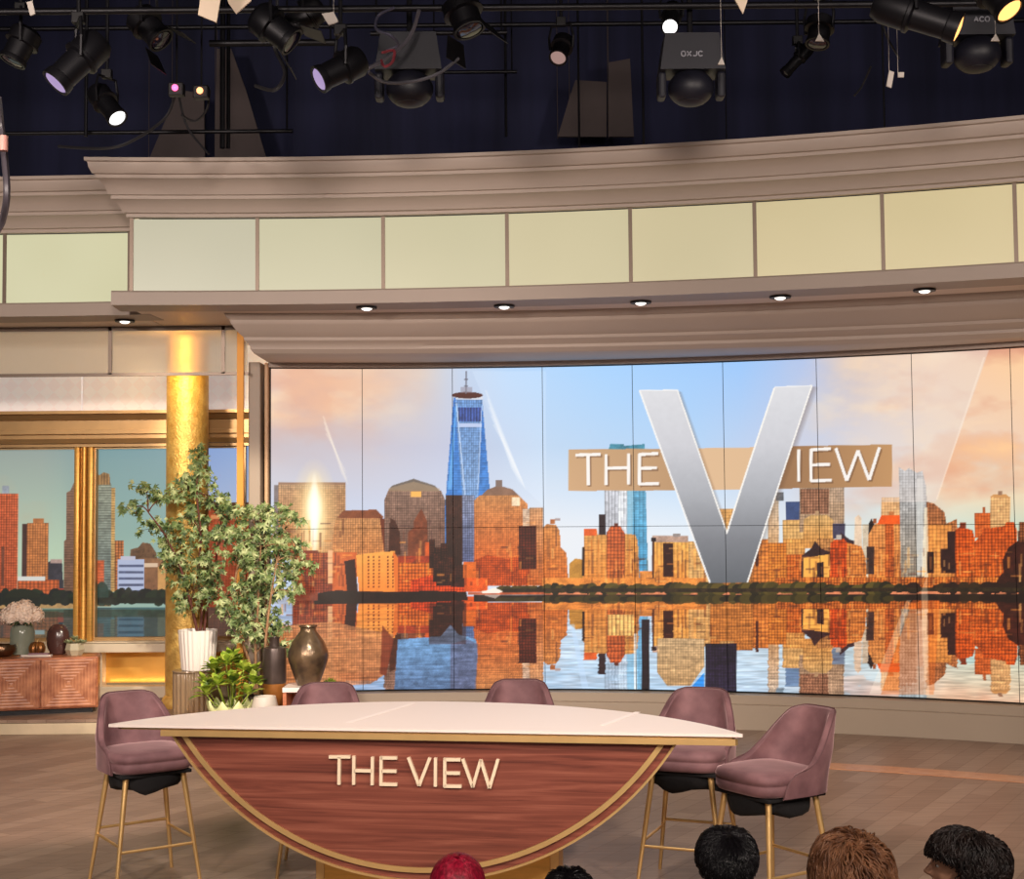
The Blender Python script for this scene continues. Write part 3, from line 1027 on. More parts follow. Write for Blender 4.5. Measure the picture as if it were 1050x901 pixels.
# lower row right
P.rect(788, 556, 807, 602, (232, 146, 76), noise=.2, grid=(3, 3, .25))
P.rect(807, 568, 824, 602, (216, 120, 62), noise=.2, grid=(3, 3, .25))
P.poly([(822, 602), (822, 570), (832, 562), (836, 554), (842, 562), (852, 566), (852, 602)], (56, 38, 40), noise=.35)
P.poly([(824, 600), (824, 572), (851, 568), (851, 600), (845, 600), (845, 576), (838, 577), (838, 600)], (236, 176, 100), noise=.1)
P.poly([(850, 602), (852, 556), (858, 552), (866, 552), (870, 558), (872, 602)], (208, 92, 46), noise=.25, grid=(3.2, 3.2, .25))
P.poly([(868, 602), (869, 556), (884, 560), (888, 572), (890, 602)], (230, 146, 84), noise=.2, grid=(3, 3, .2))
P.rect(795, 592, 1062, 604, (222, 128, 68), noise=.4, grid=(3, 2.6, .3))
P.rect(556, 592, 724, 602, (216, 142, 80), noise=.3)
P.poly([(1018, 604), (1026, 590), (1034, 585), (1062, 585), (1062, 604)], (58, 34, 28), noise=.3)

# small facade detail: ledges, bays, roof huts
for q_ in range(420):
    x_ = r0_.choice([r0_.uniform(288, 352), r0_.uniform(408, 572), r0_.uniform(598, 728), r0_.uniform(790, 1058), r0_.uniform(790, 1058)])
    y_ = r0_.uniform(560 if x_ > 584 else 530, 596)
    if 458 < x_ < 505 and y_ < 575:
        continue
    w_, h_ = (r0_.uniform(1.2, 2.6), r0_.uniform(6, 22)) if r0_.random() < .6 else (r0_.uniform(4, 11), r0_.uniform(1.0, 2.2))
    c_ = r0_.choice([(70, 36, 26), (96, 50, 34), (250, 196, 130), (246, 170, 96), (60, 40, 40)])
    P.rect(x_, y_, x_ + w_, min(600, y_ + h_), c_, alpha=r0_.uniform(.15, .5), noise=.2)
for x_, y_, w_, h_, c_ in ((296, 563, 30, 3, (120, 64, 48)), (630, 535, 4, 3, (90, 50, 40)), (896, 531, 3, 5, (150, 90, 60)), (912, 524, 5, 4, (180, 120, 80)), (1008, 520, 3, 6, (150, 90, 60)), (985, 536, 6, 6, (120, 60, 40)), (858, 548, 5, 5, (200, 190, 180)),
                           (836, 523, 4, 5, (180, 150, 120)), (690, 546, 8, 3, (150, 140, 136)), (564, 531, 5, 5, (170, 110, 70))):
    P.rect(x_, y_, x_ + w_, y_ + h_, c_, noise=.2)
# lift the light of the buildings a little with long warm streaks, then mirror it all in the water
ti = np.clip((WL - P.y0) * P.ss, 0, P.H).astype(int)
src = P.a[:ti].copy()
nrow = P.H - ti
ripple = vnoise(P.H, P.W, 3.0, 2, 77, 9.0)
for r in range(nrow):
    q = ti - 1 - int(r * 0.985) - 3
    if q < 0:
        break
    sh = ((ripple[ti + r] - 0.5) * (2.0 + r * 0.03)).astype(int)
    idx = np.clip(np.arange(P.W) + sh, 0, P.W - 1)
    row = src[q][idx]
    P.a[ti + r] = row * 0.90 + np.array((10, 4, 2))
sel = np.zeros((P.H, P.W), bool)
sel[ti:] = True
# water colour where the picture reflects sky
lum = P.a.sum(2)
bluish = (P.a[..., 2] > P.a[..., 0] * 0.93) & sel & (P.Y > 618)
kk = (0.45 + 0.5 * ripple)[bluish][:, None] * 0.55
wat = lerp_cols(P.X, [(277, (150, 170, 200)), (420, (70, 132, 188)), (520, (96, 120, 160)), (560, (150, 196, 232)), (700, (166, 206, 236)), (900, (176, 206, 220)), (1050, (160, 206, 206))])
P.a[bluish] = P.a[bluish] * (1 - kk) + wat[bluish] * kk
P.poly([(404, 713), (408, 655), (452, 652), (462, 640), (470, 650), (488, 655), (490, 672), (486, 713)], (128, 166, 202), (92, 110, 138), noise=.3)
P.poly([(462, 660), (480, 655), (490, 660), (488, 713), (462, 713)], (96, 98, 120), noise=.35, alpha=.75)
P.rect(440, 618, 478, 660, (50, 26, 22), alpha=.5, noise=.3)
P.poly([(277, 640), (340, 636), (404, 650), (396, 690), (380, 700), (340, 702), (277, 702)], (204, 146, 104), (190, 128, 92), noise=.2, grid=(2.6, 2.6, .15), alpha=.8)
P.poly([(392, 640), (404, 655), (396, 692), (390, 690)], (110, 52, 36), alpha=.8)
P.rect(723, 660, 755, 712, (44, 34, 50), (56, 48, 70), noise=.35, grid=(3, 3, .2))
P.poly([(674, 655), (722, 655), (722, 684), (708, 704), (684, 704), (674, 690)], (206, 176, 140), (196, 160, 120), noise=.14, grid=(2.6, 2.6, .12))
P.poly([(708, 706), (722, 690), (722, 713), (700, 713)], (70, 150, 222))
P.rect(658, 635, 666, 713, (40, 30, 36), noise=.4)
P.rect(650, 650, 653, 713, (236, 236, 236), alpha=.8)
P.rect(623, 630, 650, 652, (236, 186, 124), grid=(4, 0, .3), noise=.2)
ga = P.Y > 611
dk = (vnoise(P.H, P.W, 2.4, 2, 99, 14.0) - 0.5)
P.a *= np.where(ga, 1 + dk * 0.42, 1)[..., None]

# shore, quay and trees
P.rect(560, 606.3, 1062, 609.3, (206, 136, 104), noise=.25)
P.rect(480, 606.5, 565, 609, (180, 100, 70), noise=.3)
P.rect(486, 609.3, 1062, 616.5, (46, 36, 30), noise=.5)
x = 515.0
r_ = random.Random(4)
while x < 1062:
    hh = r_.uniform(3.0, 7.4) if x > 560 else 3.2
    g = r_.choice([(64, 58, 34), (78, 68, 38), (44, 40, 28), (92, 80, 44)]) if x < 930 else r_.choice([(46, 32, 26), (58, 44, 30)])
    if not (940 < x < 958):
        P.blob(x, 603.4, r_.uniform(5, 9), hh, g, 1, False)
        P.blob(x, 614.2, r_.uniform(5, 9), hh * .75, tuple(c * .85 for c in g), .85, False)
    x += r_.uniform(3.4, 8)
P.rect(515, 602.8, 1062, 606.8, (52, 42, 30), noise=.5)
P.poly([(322, 618), (322, 607), (345, 604), (400, 606), (440, 605), (478, 606), (480, 615), (455, 616), (400, 618)], (38, 24, 20), noise=.3)
P.rect(300, 606, 326, 614, (120, 66, 50), noise=.3)
P.poly([(493, 606), (500, 604.5), (507, 602), (512, 604), (516, 606), (512, 607.5), (495, 607.5)], (244, 232, 220))
P.poly([(495, 609), (514, 609), (508, 613), (500, 611)], (196, 180, 170), alpha=.8)

# flares of light and the diagonal beams of the picture
for q_ in range(4):
    P.poly([(330 + q_, 424 + 6 * q_), (332 + q_, 425 + 6 * q_), (357.5 - q_ * .3, 497 - 3 * q_), (350 + q_, 484 - 2 * q_)], (255, 244, 224), alpha=.26)
for q_ in range(5):
    P.poly([(497 + 2 * q_, 396 + 9 * q_), (499 + 2 * q_, 396 + 9 * q_), (540 - q_, 502 - 3 * q_), (524 + q_, 478 - q_)], (255, 250, 242), alpha=.2)
P.poly([(484, 376), (560, 376), (560, 520), (530, 490)], (225, 235, 248), alpha=.18)
for q_ in range(12):
    P.poly([(870 + 9 * q_, 340), (1021, 340), (960, 514), (850 + 8 * q_, 514)], (222, 212, 206), alpha=.06)
P.line(1010, 365, 961, 512, 1.6, (255, 240, 222), .3)
P.poly([(930, 616), (934, 616), (904, 713), (892, 713)], (255, 240, 222), alpha=.28)
P.poly([(585, 640), (589, 640), (605, 712), (598, 712)], (196, 216, 238), alpha=.5)
P.poly([(936, 616), (964, 616), (958, 713), (904, 713)], (214, 110, 50), alpha=.35)
P.poly([(945, 606), (951, 590), (953, 713), (947, 713)], (250, 240, 220), alpha=.3)


def shadow_poly(pts, off, col, alpha, n=5):
    for i in range(n):
        d = (i + 1) / n
        P.poly([(x_ + off[0] * d, y_ + off[1] * d) for x_, y_ in pts], col, alpha=alpha / n)


# colour grade of the playback
_m = P.a.mean(2, keepdims=True)
_s = np.where(P.Y[..., None] < 500, 1.10, 1.22)
P.a = np.clip(_m + (P.a - _m) * _s, 0, 255)
P.a = np.clip(P.a + (P.a - 132) * .10, 0, 255)
# banner
P.poly([(583, 458), (700, 456.5), (700, 500.5), (583, 501.5)], (204, 164, 122), (210, 168, 126), hgrad=(188, 148, 108))
P.poly([(700, 456.5), (792, 455.5), (784, 499.5), (700, 500.5)], (224, 186, 146))
P.poly([(792, 455.4), (915, 454), (915, 498), (784, 499.6)], (150, 110, 76), hgrad=(196, 148, 100))
# the big letter
VL = [(655.5, 395.5), (695, 395), (745, 545), (745, 597), (727, 597)]
VR = [(794.5, 392.5), (832.5, 391.5), (766, 597), (745, 597), (745, 545)]
shadow_poly(VL, (5, 2), (90, 60, 40), .4)
shadow_poly(VR, (6, 2), (90, 60, 40), .4)
for V_ in (VL, VR):
    a, b_, c, d, m, X_, Y_ = P.mask(V_)
    tt = np.clip((Y_ - 392) / (597 - 392), 0, 1)
    C = lerp_cols(tt, [(0, (222, 222, 226)), (.30, (206, 206, 212)), (.55, (172, 174, 180)), (.78, (128, 130, 136)), (1, (98, 102, 108))])
    C *= (1 + .03 * (P.n1[b_:d, a:c] - .5))[..., None]
    P.a[b_:d, a:c] = np.where(m[..., None], C, P.a[b_:d, a:c])
P.line(655.8, 395.5, 728, 597, 1.8, (246, 244, 242))
P.line(695, 395, 745, 544, 1.5, (248, 244, 238))
P.line(745, 546, 794.5, 393, 1.8, (250, 246, 240))
P.line(832, 392, 766.5, 597, 1.6, (250, 246, 240))
P.line(655.5, 395.6, 695, 395.2, 1.2, (246, 244, 242))
P.line(794.5, 392.6, 832.5, 391.8, 1.2, (246, 244, 242))
# the thin letters
LS = [((590, 464), (616, 463)), ((603.3, 464), (603.3, 495.5)),
      ((621.5, 463), (621.5, 495)), ((644.5, 462), (644.5, 494.5)), ((621.5, 477.5), (644.5, 477)),
      ((655.7, 462), (655.7, 494.5)), ((655, 463), (675, 462)), ((655, 477.5), (674, 477)), ((655, 494), (676, 493.5)),
      ((819, 458.5), (819, 492)),
      ((831.5, 458), (831.5, 492)), ((831, 459), (852, 458)), ((831, 475), (851, 474.5)), ((831, 491.5), (853, 491)),
      ((857, 457.5), (868.5, 491.5)), ((868.5, 491.5), (880, 460)), ((880, 460), (891.5, 491)), ((891.5, 491), (902, 457))]
for (p0, p1) in LS:
    P.line(p0[0] + 1.6, p0[1] + 1.6, p1[0] + 1.6, p1[1] + 1.6, 3.4, (110, 76, 52), .55)
for (p0, p1) in LS:
    P.line(p0[0], p0[1], p1[0], p1[1], 3.2, (250, 244, 238))

# ------------------------------------------------------------------ the wall itself: 9 by 2 panels
M_LED, nt_, p_ = newmat('video_panel_face')
at_ = nt_.nodes.new('ShaderNodeAttribute')
at_.attribute_name = 'picture'
nt_.links.new(at_.outputs['Color'], p_.inputs['Emission Color'])
p_.inputs['Emission Strength'].default_value = 1.0
p_.inputs['Base Color'].default_value = (0.012, 0.012, 0.012, 1)
p_.inputs['Roughness'].default_value = 0.5
p_.inputs['Specular IOR Level'].default_value = 0.25

seam_top = np.array([277, 371, 463.5, 556, 648, 741.5, 836, 934, 1036, 1144.])
seam_bot = np.array([278, 372.5, 466, 559, 652.6, 746, 844.5, 943, 1045, 1152.])


def picture_attr(me, cols255):
    c = np.clip(cols255 / 255.0, 0, 1)
    l = np.where(c <= 0.04045, c / 12.92, ((c + 0.055) / 1.055) ** 2.4)
    arr = np.ones((len(l), 4), np.float32)
    arr[:, :3] = l
    at2 = me.color_attributes.new(name='picture', type='FLOAT_COLOR', domain='POINT')
    at2.data.foreach_set('color', arr.ravel())


def grid_mesh(name, pts, nu, nv, material, cols255, parent=None):
    me = bpy.data.meshes.new(name)
    me.vertices.add(nu * nv)
    me.vertices.foreach_set('co', pts.astype(np.float32).ravel())
    iu, iv = np.meshgrid(np.arange(nu - 1), np.arange(nv - 1))
    a = (iv * nu + iu).ravel()
    quads = np.stack([a, a + 1, a + nu + 1, a + nu], 1).astype(np.int32)
    nq = len(quads)
    me.loops.add(nq * 4)
    me.loops.foreach_set('vertex_index', quads.ravel())
    me.polygons.add(nq)
    me.polygons.foreach_set('loop_start', np.arange(0, nq * 4, 4, dtype=np.int32))
    me.polygons.foreach_set('loop_total', np.full(nq, 4, dtype=np.int32))
    me.update(calc_edges=True)
    picture_attr(me, cols255)
    me.materials.append(material)
    o = bpy.data.objects.new(name, me)
    COL.objects.link(o)
    if parent is not None:
        o.parent = parent
    return o


Z_T = 3.555
ths = [S_ARC.hit(seam_top[i] * .5 + seam_bot[i] * .5, 541 - .0065 * (seam_top[i] - 277)) for i in range(9)]
ths.append(2 * ths[8] - ths[7])
vw = empty('video_wall', S_ARC.pt(tS0 * .5 + tS1 * .5))
vw.location.z = Z_SB
tag(vw, 'curved wall of tall video panels showing an orange city skyline mirrored in water', 'video wall')
off = np.array(vw.location)
b = MB()
sweep(b, S_ARC, [(-0.03, Z_SB - 0.012), (-0.03, Z_T + 0.006), (-0.12, Z_T + 0.012), (-0.12, Z_SB - 0.012)], ths[0] - .001, ths[-1], 60)
b.build('backing', M_BLACK, vw, off=vw.location)
y_top = lambda x_: np.interp(x_, [278, 560, 740, 836, 934, 1045, 1150], [376.5, 372, 366, 363.5, 360, 356.5, 351])
y_bot = lambda x_: np.interp(x_, [278, 375, 530, 625, 740, 790, 880, 960, 1045, 1150], [706, 706, 705.8, 707, 709, 710.7, 713.5, 716.6, 720, 727])
for i in range(9):
    for j in range(2):
        nu, nv = 108, 210
        gap = 0.0030
        u0 = ths[i] + gap / S_ARC.R
        u1 = ths[i + 1] - gap / S_ARC.R
        zm = (Z_SB + Z_T) / 2
        z0, z1 = (zm + gap * .8, Z_T) if j else (Z_SB, zm - gap * .8)
        uu = np.linspace(u0, u1, nu)
        zz = np.linspace(z0, z1, nv)
        U, Z = np.meshgrid(uu, zz)
        pts = np.stack([S_ARC.cx + S_ARC.R * np.sin(U), S_ARC.cy + S_ARC.R * np.cos(U), Z], -1).reshape(-1, 3) - off
        fu = (U - ths[i]) / (ths[i + 1] - ths[i]) + i
        v = 1 - (Z - Z_SB) / (Z_T - Z_SB)
        xt = np.interp(fu, np.arange(10), seam_top)
        xb_ = np.interp(fu, np.arange(10), seam_bot)
        ax = xt + (xb_ - xt) * v
        ay = y_top(ax) + (y_bot(ax) - y_top(ax)) * v
        grid_mesh('screen_panel', pts, nu, nv, M_LED, P.sample(ax, ay).reshape(-1, 3), vw)

# ------------------------------------------------------------------ backdrop behind the left windows
Q = Pic(-140, 440, 270, 680, 2)
X_, Y_ = Q.X, Q.Y
topc = lerp_cols(X_, [(-140, (150, 160, 150)), (40, (150, 162, 156)), (80, (136, 160, 160)), (98, (122, 156, 160)), (170, (130, 162, 168)), (213, (140, 166, 214)), (260, (150, 176, 220))])
botc = lerp_cols(X_, [(-140, (186, 206, 190)), (60, (184, 206, 178)), (98, (150, 178, 164)), (170, (150, 180, 168)), (213, (190, 196, 214)), (260, (196, 200, 214))])
tt = np.clip((Y_ - 458) / (570 - 458), 0, 1)[..., None]
Q.a[:] = topc * (1 - tt) + botc * tt
cn = vnoise(Q.H, Q.W, 60, 4, 8, 2.0)
kk = np.clip((cn - .5) * 4, 0, 1)[..., None] * .35 * (X_ < 90)[..., None]
Q.a[:] = Q.a * (1 - kk) + np.array((190, 170, 140)) * kk
Q.rect(-100, 520, -40, 625, (206, 120, 70), noise=.15, grid=(3, 3, .2))
Q.rect(-30, 560, 0, 625, (186, 96, 54), noise=.2, grid=(3, 3, .2))
Q.rect(0, 498, 7, 508, (150, 156, 166), noise=.2)
Q.rect(-14, 506, 16.5, 620, (226, 106, 62), (206, 92, 52), noise=.15, grid=(2.6, 2.6, .25))
Q.rect(0, 560, 3, 600, (110, 60, 44), noise=.3)
Q.rect(32, 531.5, 43, 538, (180, 110, 62), noise=.2)
Q.rect(21, 537, 29, 592, (70, 44, 40), noise=.2)
Q.rect(26, 536, 48, 594, (216, 132, 74), (206, 124, 66), noise=.15, grid=(2.6, 2.6, .22))
Q.poly([(48, 606), (48, 576), (54, 573), (62, 574), (64, 606)], (56, 54, 62), noise=.3)
Q.rect(50, 573, 62, 577, (180, 150, 140), noise=.2)
Q.rect(17, 594, 59, 614, (216, 104, 54), (206, 96, 50), noise=.2, grid=(4, 3.4, .25))
Q.rect(17, 590.5, 45, 595, (214, 214, 206))
Q.rect(58, 603, 68, 613, (206, 70, 44), noise=.2)
Q.poly([(64, 616), (64, 555), (66, 553), (66, 505), (70, 503), (73, 496), (78, 490), (84, 490), (84, 616)], (146, 110, 88), (120, 84, 64), noise=.15, grid=(0, 2.6, .3))
# right pane
Q.poly([(92, 560), (92, 486), (100, 487), (104, 484), (110, 486), (111, 498), (98, 512)], (160, 120, 76), noise=.25, grid=(3, 0, .3))
Q.poly([(92, 620), (92, 512), (99, 497), (112, 497), (113, 620)], (156, 160, 140), (110, 124, 120), noise=.2, grid=(0, 2.6, .35))
Q.rect(112, 500, 116, 606, (206, 160, 96), noise=.2, grid=(0, 2.6, .3))
Q.rect(95, 574, 105, 602, (206, 96, 56), noise=.2, grid=(0, 3, .2))
Q.rect(116, 554, 125, 610, (206, 120, 64), noise=.2, grid=(3, 3, .3))
Q.poly([(131, 578), (132, 563), (140, 561), (144, 556), (152, 557), (158, 566), (161, 578)], (110, 78, 54), noise=.5)
Q.rect(140, 572, 172, 615, (140, 98, 66), (120, 80, 56), noise=.25)
Q.rect(160, 581, 215, 612, (206, 152, 90), noise=.1)
Q.rect(146, 577, 160, 581, (220, 190, 160))
Q.rect(119, 573, 146, 610, (176, 186, 214))
for yy in (578.5, 585, 591.5, 598, 604.5):
    Q.rect(120, yy, 145.5, yy + 2.6, (84, 92, 122), noise=.2)
Q.rect(122, 570, 137, 574, (190, 190, 206))
# strip right of the column
Q.rect(208, 515, 262, 522, (84, 54, 34), noise=.2)
Q.rect(208, 522, 262, 640, (176, 82, 50), (160, 70, 44), noise=.15, grid=(3, 3, .12))
Q.rect(214, 528, 246, 532, (216, 140, 90))
# trees and water
ti = int((622 - Q.y0) * 2)
src = Q.a[:ti].copy()
for r in range(Q.H - ti):
    q = max(0, ti - 1 - r - 8)
    sh = int((rng.random() - .5) * 3)
    Q.a[ti + r] = np.roll(src[q], sh, 0) * .55 + np.array((18, 40, 44)) * .8
Q.rect(95, 622, 172, 660, (30, 64, 72), alpha=.45, noise=.3)
Q.rect(-140, 618, 82, 623, (178, 140, 90), noise=.2)
Q.rect(95, 617, 112, 621, (150, 120, 80), noise=.2)
x = -135.0
while x < 175:
    if not (79 < x < 94):
        Q.blob(x, r_.uniform(609, 614), r_.uniform(4, 8), r_.uniform(5, 8), r_.choice([(22, 34, 26), (30, 44, 30), (18, 26, 26)]), 1, False)
    x += 3.4
Q.blob(22, 615, 20, 12, (26, 34, 24), 1, False)
Q.blob(103, 608, 7, 12, (34, 60, 52), .9, False)
Q.rect(-140, 612, 172, 618, (20, 30, 24), noise=.5)
Q.rect(-140, 624, 172, 632, (34, 50, 34), alpha=.6, noise=.4)

M_BACKDROP, nt_, p_ = newmat('backdrop_face')
at_ = nt_.nodes.new('ShaderNodeAttribute')
at_.attribute_name = 'picture'
nt_.links.new(at_.outputs['Color'], p_.inputs['Emission Color'])
p_.inputs['Emission Strength'].default_value = 0.95
p_.inputs['Base Color'].default_value = (0.012, 0.012, 0.012, 1)
p_.inputs['Roughness'].default_value = 0.6
YB = 15.06
bx0, bx1 = -9.0, xat(262, 550, YB)
nu, nv = 760, 300
uu = np.linspace(bx0, bx1, nu)
zz = np.linspace(Z_W0 - 0.02, Z_W1 + 0.02, nv)
U, Z = np.meshgrid(uu, zz)
pts = np.stack([U, np.full(U.shape, YB), Z], -1).reshape(-1, 3)
ax = 525 + U * FPX / YB + (-2.0)
ay = 528.7 - (ax - 100) * .0087 - (Z - CAM_Z) * FPX / YB
bd = grid_mesh('skyline_backdrop', pts, nu, nv, M_BACKDROP, Q.sample(ax, ay).reshape(-1, 3))
tag(bd, 'glowing skyline picture behind the gold framed windows at the left', 'backdrop')
# ================================================================== DOWNLIGHTS IN THE SOFFIT
def downlight(px, py, label, power=9):
    p = atz(px, py, Z_SOF)
    root = empty('recessed_downlight', (p.x, p.y, Z_SOF - 0.014))
    tag(root, label, 'ceiling light', 'round downlights in the soffit')
    MB().lathe([(0.054, -0.004), (0.092, -0.004), (0.096, 0.012), (0.054, 0.014), (0.053, 0.004)], 24).build('trim_ring', M_DARKMETAL, root, smooth=True)
    MB().lathe([(0.001, -0.022), (0.025, -0.019), (0.045, -0.008), (0.052, 0.004), (0.052, 0.012), (0.001, 0.012)], 20).build('lens', M_LAMPWHITE, root, smooth=True)
    l = bpy.data.lights.new('downlight_beam', 'SPOT')
    l.energy = power
    l.spot_size = radians(110)
    l.spot_blend = 0.8
    l.color = (1.0, 0.82, 0.66)
    l.shadow_soft_size = 0.04
    o = bpy.data.objects.new('downlight_beam', l)
    COL.objects.link(o)
    o.location = (p.x, p.y, Z_SOF - 0.03)


M_LAMPWHITE = emis('lamp_white', (1.0, 0.93, 0.85, 1), 3.0)
downlight(376, 314.5, 'round downlight in the soffit above the left tower blocks, leftmost over the video wall')
downlight(517, 313, 'round downlight in the soffit right of the tall blue tower')
downlight(657, 309, 'round downlight in the soffit above the left arm of the big letter')
downlight(800, 303.5, 'round downlight in the soffit above the right arm of the big letter')
downlight(948, 296.5, 'round downlight in the soffit nearest the right photo edge')
downlight(128, 328, 'round downlight under the set-back left soffit, near the gold column')

# ================================================================== GOLD COLUMN
cp = Vector((xat(192, 520, 14.15), 14.15, Z_PL))
col = empty('gold_column', cp)
tag(col, 'round gold leaf column behind the leafy tree', 'column')
hC = Z_SOF - Z_PL
MB().lathe([(0.212, 0.12), (0.215, 0.2), (0.215, hC * 0.5), (0.214, hC - 0.002)], 48).build('shaft', M_GOLDLEAF, col, smooth=True)
MB().lathe([(0.235, 0.0), (0.25, 0.03), (0.25, 0.07), (0.232, 0.10), (0.214, 0.12)], 48).build('base', M_GOLDLEAF, col, smooth=True)

pl_ = bpy.data.lights.new('column_top_fill', 'AREA')  # unseen lamp added for the golden glow through the frosted panel
pl_.energy = 16
pl_.size = .34
pl_.color = (1.0, 0.66, 0.22)
po_ = bpy.data.objects.new('column_top_fill', pl_)
COL.objects.link(po_)
po_.location = (cp.x, 13.46, 3.72)
po_.rotation_euler = (radians(90), 0, 0)

# warm strips hidden at the foot of the gold panels of the base wall
xA, xB = x_f1 + 0.02, xat(170, 690, 14.9) - 0.01
zst = zat(130, 703, 14.85)
st = MB().box(xA, xB, 14.955, 14.985, zst, zst + 0.02).build('led_strip', emis('led_warm', (1.0, 0.62, 0.25, 1), .25))
tag(st, 'warm light strip along the foot of the gold panel under the window', 'light strip')
la = bpy.data.lights.new('led_strip_glow', 'AREA')
la.shape = 'RECTANGLE'
la.size = xB - xA
la.size_y = 0.03
la.energy = 0.6
la.color = (1.0, 0.65, 0.3)
lo = bpy.data.objects.new('led_strip_glow', la)
COL.objects.link(lo)
lo.location = ((xA + xB) / 2, 14.92, zst + 0.03)
lo.rotation_euler = (radians(180 - 20), 0, 0)

# ================================================================== SIDEBOARD
ax1 = xat(98, 700, 13.75)
ax1 += 0.02
sb = empty('sideboard', (ax1 - 0.95 * cos(.24) + .18 * sin(.24) - .18 * sin(.24) * 2, 13.76 + .18 - .95 * sin(.24), Z_PL), .24)
tag(sb, 'low orange wood sideboard with chevron grain doors at the left edge', 'sideboard')
SW = wood('sideboard_wood', S(136, 76, 50), S(182, 108, 72), S(208, 138, 98), (2, 2, 16), 0.4, 1.5)


def chevron_mat():
    """veneer frames nested like a picture frame: grain follows |x|-|z| diagonals"""
    m, nt, p = newmat('sideboard_door_veneer')
    tc = nt.nodes.new('ShaderNodeTexCoord')
    sp = nt.nodes.new('ShaderNodeSeparateXYZ')
    nt.links.new(tc.outputs['Object'], sp.inputs[0])

    def M2(op, a, b=None):
        n = nt.nodes.new('ShaderNodeMath')
        n.operation = op
        for i, q in enumerate((a, b)):
            if q is None:
                continue
            if isinstance(q, (int, float)):
                n.inputs[i].default_value = q
            else:
                nt.links.new(q, n.inputs[i])
        return n.outputs[0]
    ax_ = M2('MULTIPLY', M2('ABSOLUTE', sp.outputs[0]), 1.0)
    az_ = M2('ABSOLUTE', sp.outputs[2])
    d = M2('MAXIMUM', ax_, az_)
    s_ = M2('SINE', M2('MULTIPLY', d, 210.0))
    nz = nt.nodes.new('ShaderNodeTexNoise')
    nz.inputs['Scale'].default_value = 9
    nt.links.new(tc.outputs['Object'], nz.inputs['Vector'])
    f = M2('ADD', M2('MULTIPLY', s_, 0.06), nz.outputs['Fac'])
    rp = nt.nodes.new('ShaderNodeValToRGB')
    rp.color_ramp.elements[0].position = 0.25
    rp.color_ramp.elements[0].color = S(140, 78, 52)
    rp.color_ramp.elements[1].position = 0.8
    rp.color_ramp.elements[1].color = S(212, 144, 104)
    nt.links.new(f, rp.inputs[0])
    nt.links.new(rp.outputs[0], p.inputs['Base Color'])
    bp = nt.nodes.new('ShaderNodeBump')
    bp.inputs['Distance'].default_value = 0.008
    bp.inputs['Strength'].default_value = 0.3
    nt.links.new(s_, bp.inputs['Height'])
    nt.links.new(bp.outputs[0], p.inputs['Normal'])
    p.inputs['Roughness'].default_value = 0.4
    return m


M_CHEV = chevron_mat()
HS = 0.555
MB().rbox(-0.95, 0.95, -0.18, 0.2, 0.05, HS, 0.01).build('body', SW, sb)
MB().box(-0.9, 0.9, -0.14, 0.16, 0.0, 0.05).build('plinth', M_DARKMETAL, sb)
xm = .95 - .545
wd = 0.95 - xm
for k_, (d0, d1) in enumerate([(xm + 0.004, 0.935), (xm - wd, xm - 0.004), (-0.94, xm - wd - 0.008)]):
    bb = MB().rbox(-(d1 - d0) / 2, (d1 - d0) / 2, -0.011, 0.011, -(HS - 0.085) / 2, (HS - 0.085) / 2, 0.004)
    o = bb.build('door', M_CHEV, sb)
    o.location = ((d0 + d1) / 2, -0.192, 0.06 + (HS - 0.07) / 2)
ZSB = Z_PL + HS

# ---- things on the sideboard
M_VASEGREY = mat('grey_green_glass', S(134, 138, 122), 0.12, var=0.08)
M_VASEDK = mat('dark_plum_ceramic', S(74, 48, 44), 0.22, var=0.15, vscale=6)
M_PETAL = mat('petals', S(246, 224, 206), 0.7, var=0.06, vscale=20)
M_LEAFDK = mat('dark_leaf', S(40, 62, 32), 0.45, var=0.3, vscale=10)
M_BRONZE = mat('hammered_bronze', S(120, 92, 70), 0.3, 0.9, var=0.25, vscale=12, bump=0.3, bscale=30)
p0 = Vector((xat(23, 660, 14.0), 14.0, ZSB))
v = empty('flower_vase', p0)
tag(v, 'grey green glass vase full of white hydrangeas on the sideboard', 'vase of flowers')
MB().lathe([(0.085, 0), (0.112, 0.01), (0.122, 0.08), (0.122, 0.22), (0.112, 0.27), (0.10, 0.30), (0.095, 0.30)], 28).build('vase', M_VASEGREY, v, smooth=True)
rr = random.Random(3)
for (fx, fy, fz, fr_) in [(-0.13, -0.03, 0.40, .088), (-0.05, -0.06, 0.45, .09), (0.05, -0.05, 0.455, .095), (0.13, -0.02, 0.40, .088), (0.0, 0.05, 0.47, .09), (0.07, -0.09, 0.39, .08), (-0.07, -0.10, 0.385, .075), (0.0, -.1, .42, .08)]:
    b = MB()
    for q in range(120):
        u = rr.uniform(-1, 1)
        a = rr.uniform(0, 2 * pi)
        n_ = Vector((sqrt(1 - u * u) * cos(a), sqrt(1 - u * u) * sin(a), u))
        c = Vector((fx, fy, fz)) + n_ * fr_ * rr.uniform(.85, 1.02)
        t1 = n_.orthogonal().normalized()
        t2 = n_.cross(t1)
        s_ = 0.016
        an = rr.uniform(0, pi)
        ta, tb = t1 * cos(an) + t2 * sin(an), -t1 * sin(an) + t2 * cos(an)
        for (e1, e2) in ((ta, tb), (tb, -ta), (-ta, -tb), (-tb, ta)):
            b.add([c, c + e1 * s_ * .7 + n_ * .004, c + (e1 + e2) * s_ * .85 + n_ * .008, c + e2 * s_ * .7 + n_ * .004], [(0, 1, 2, 3)])
    b.ball((fx, fy, fz), fr_ * .86, 12, 8)
    b.build('flower_head', M_PETAL, v)
b = MB()
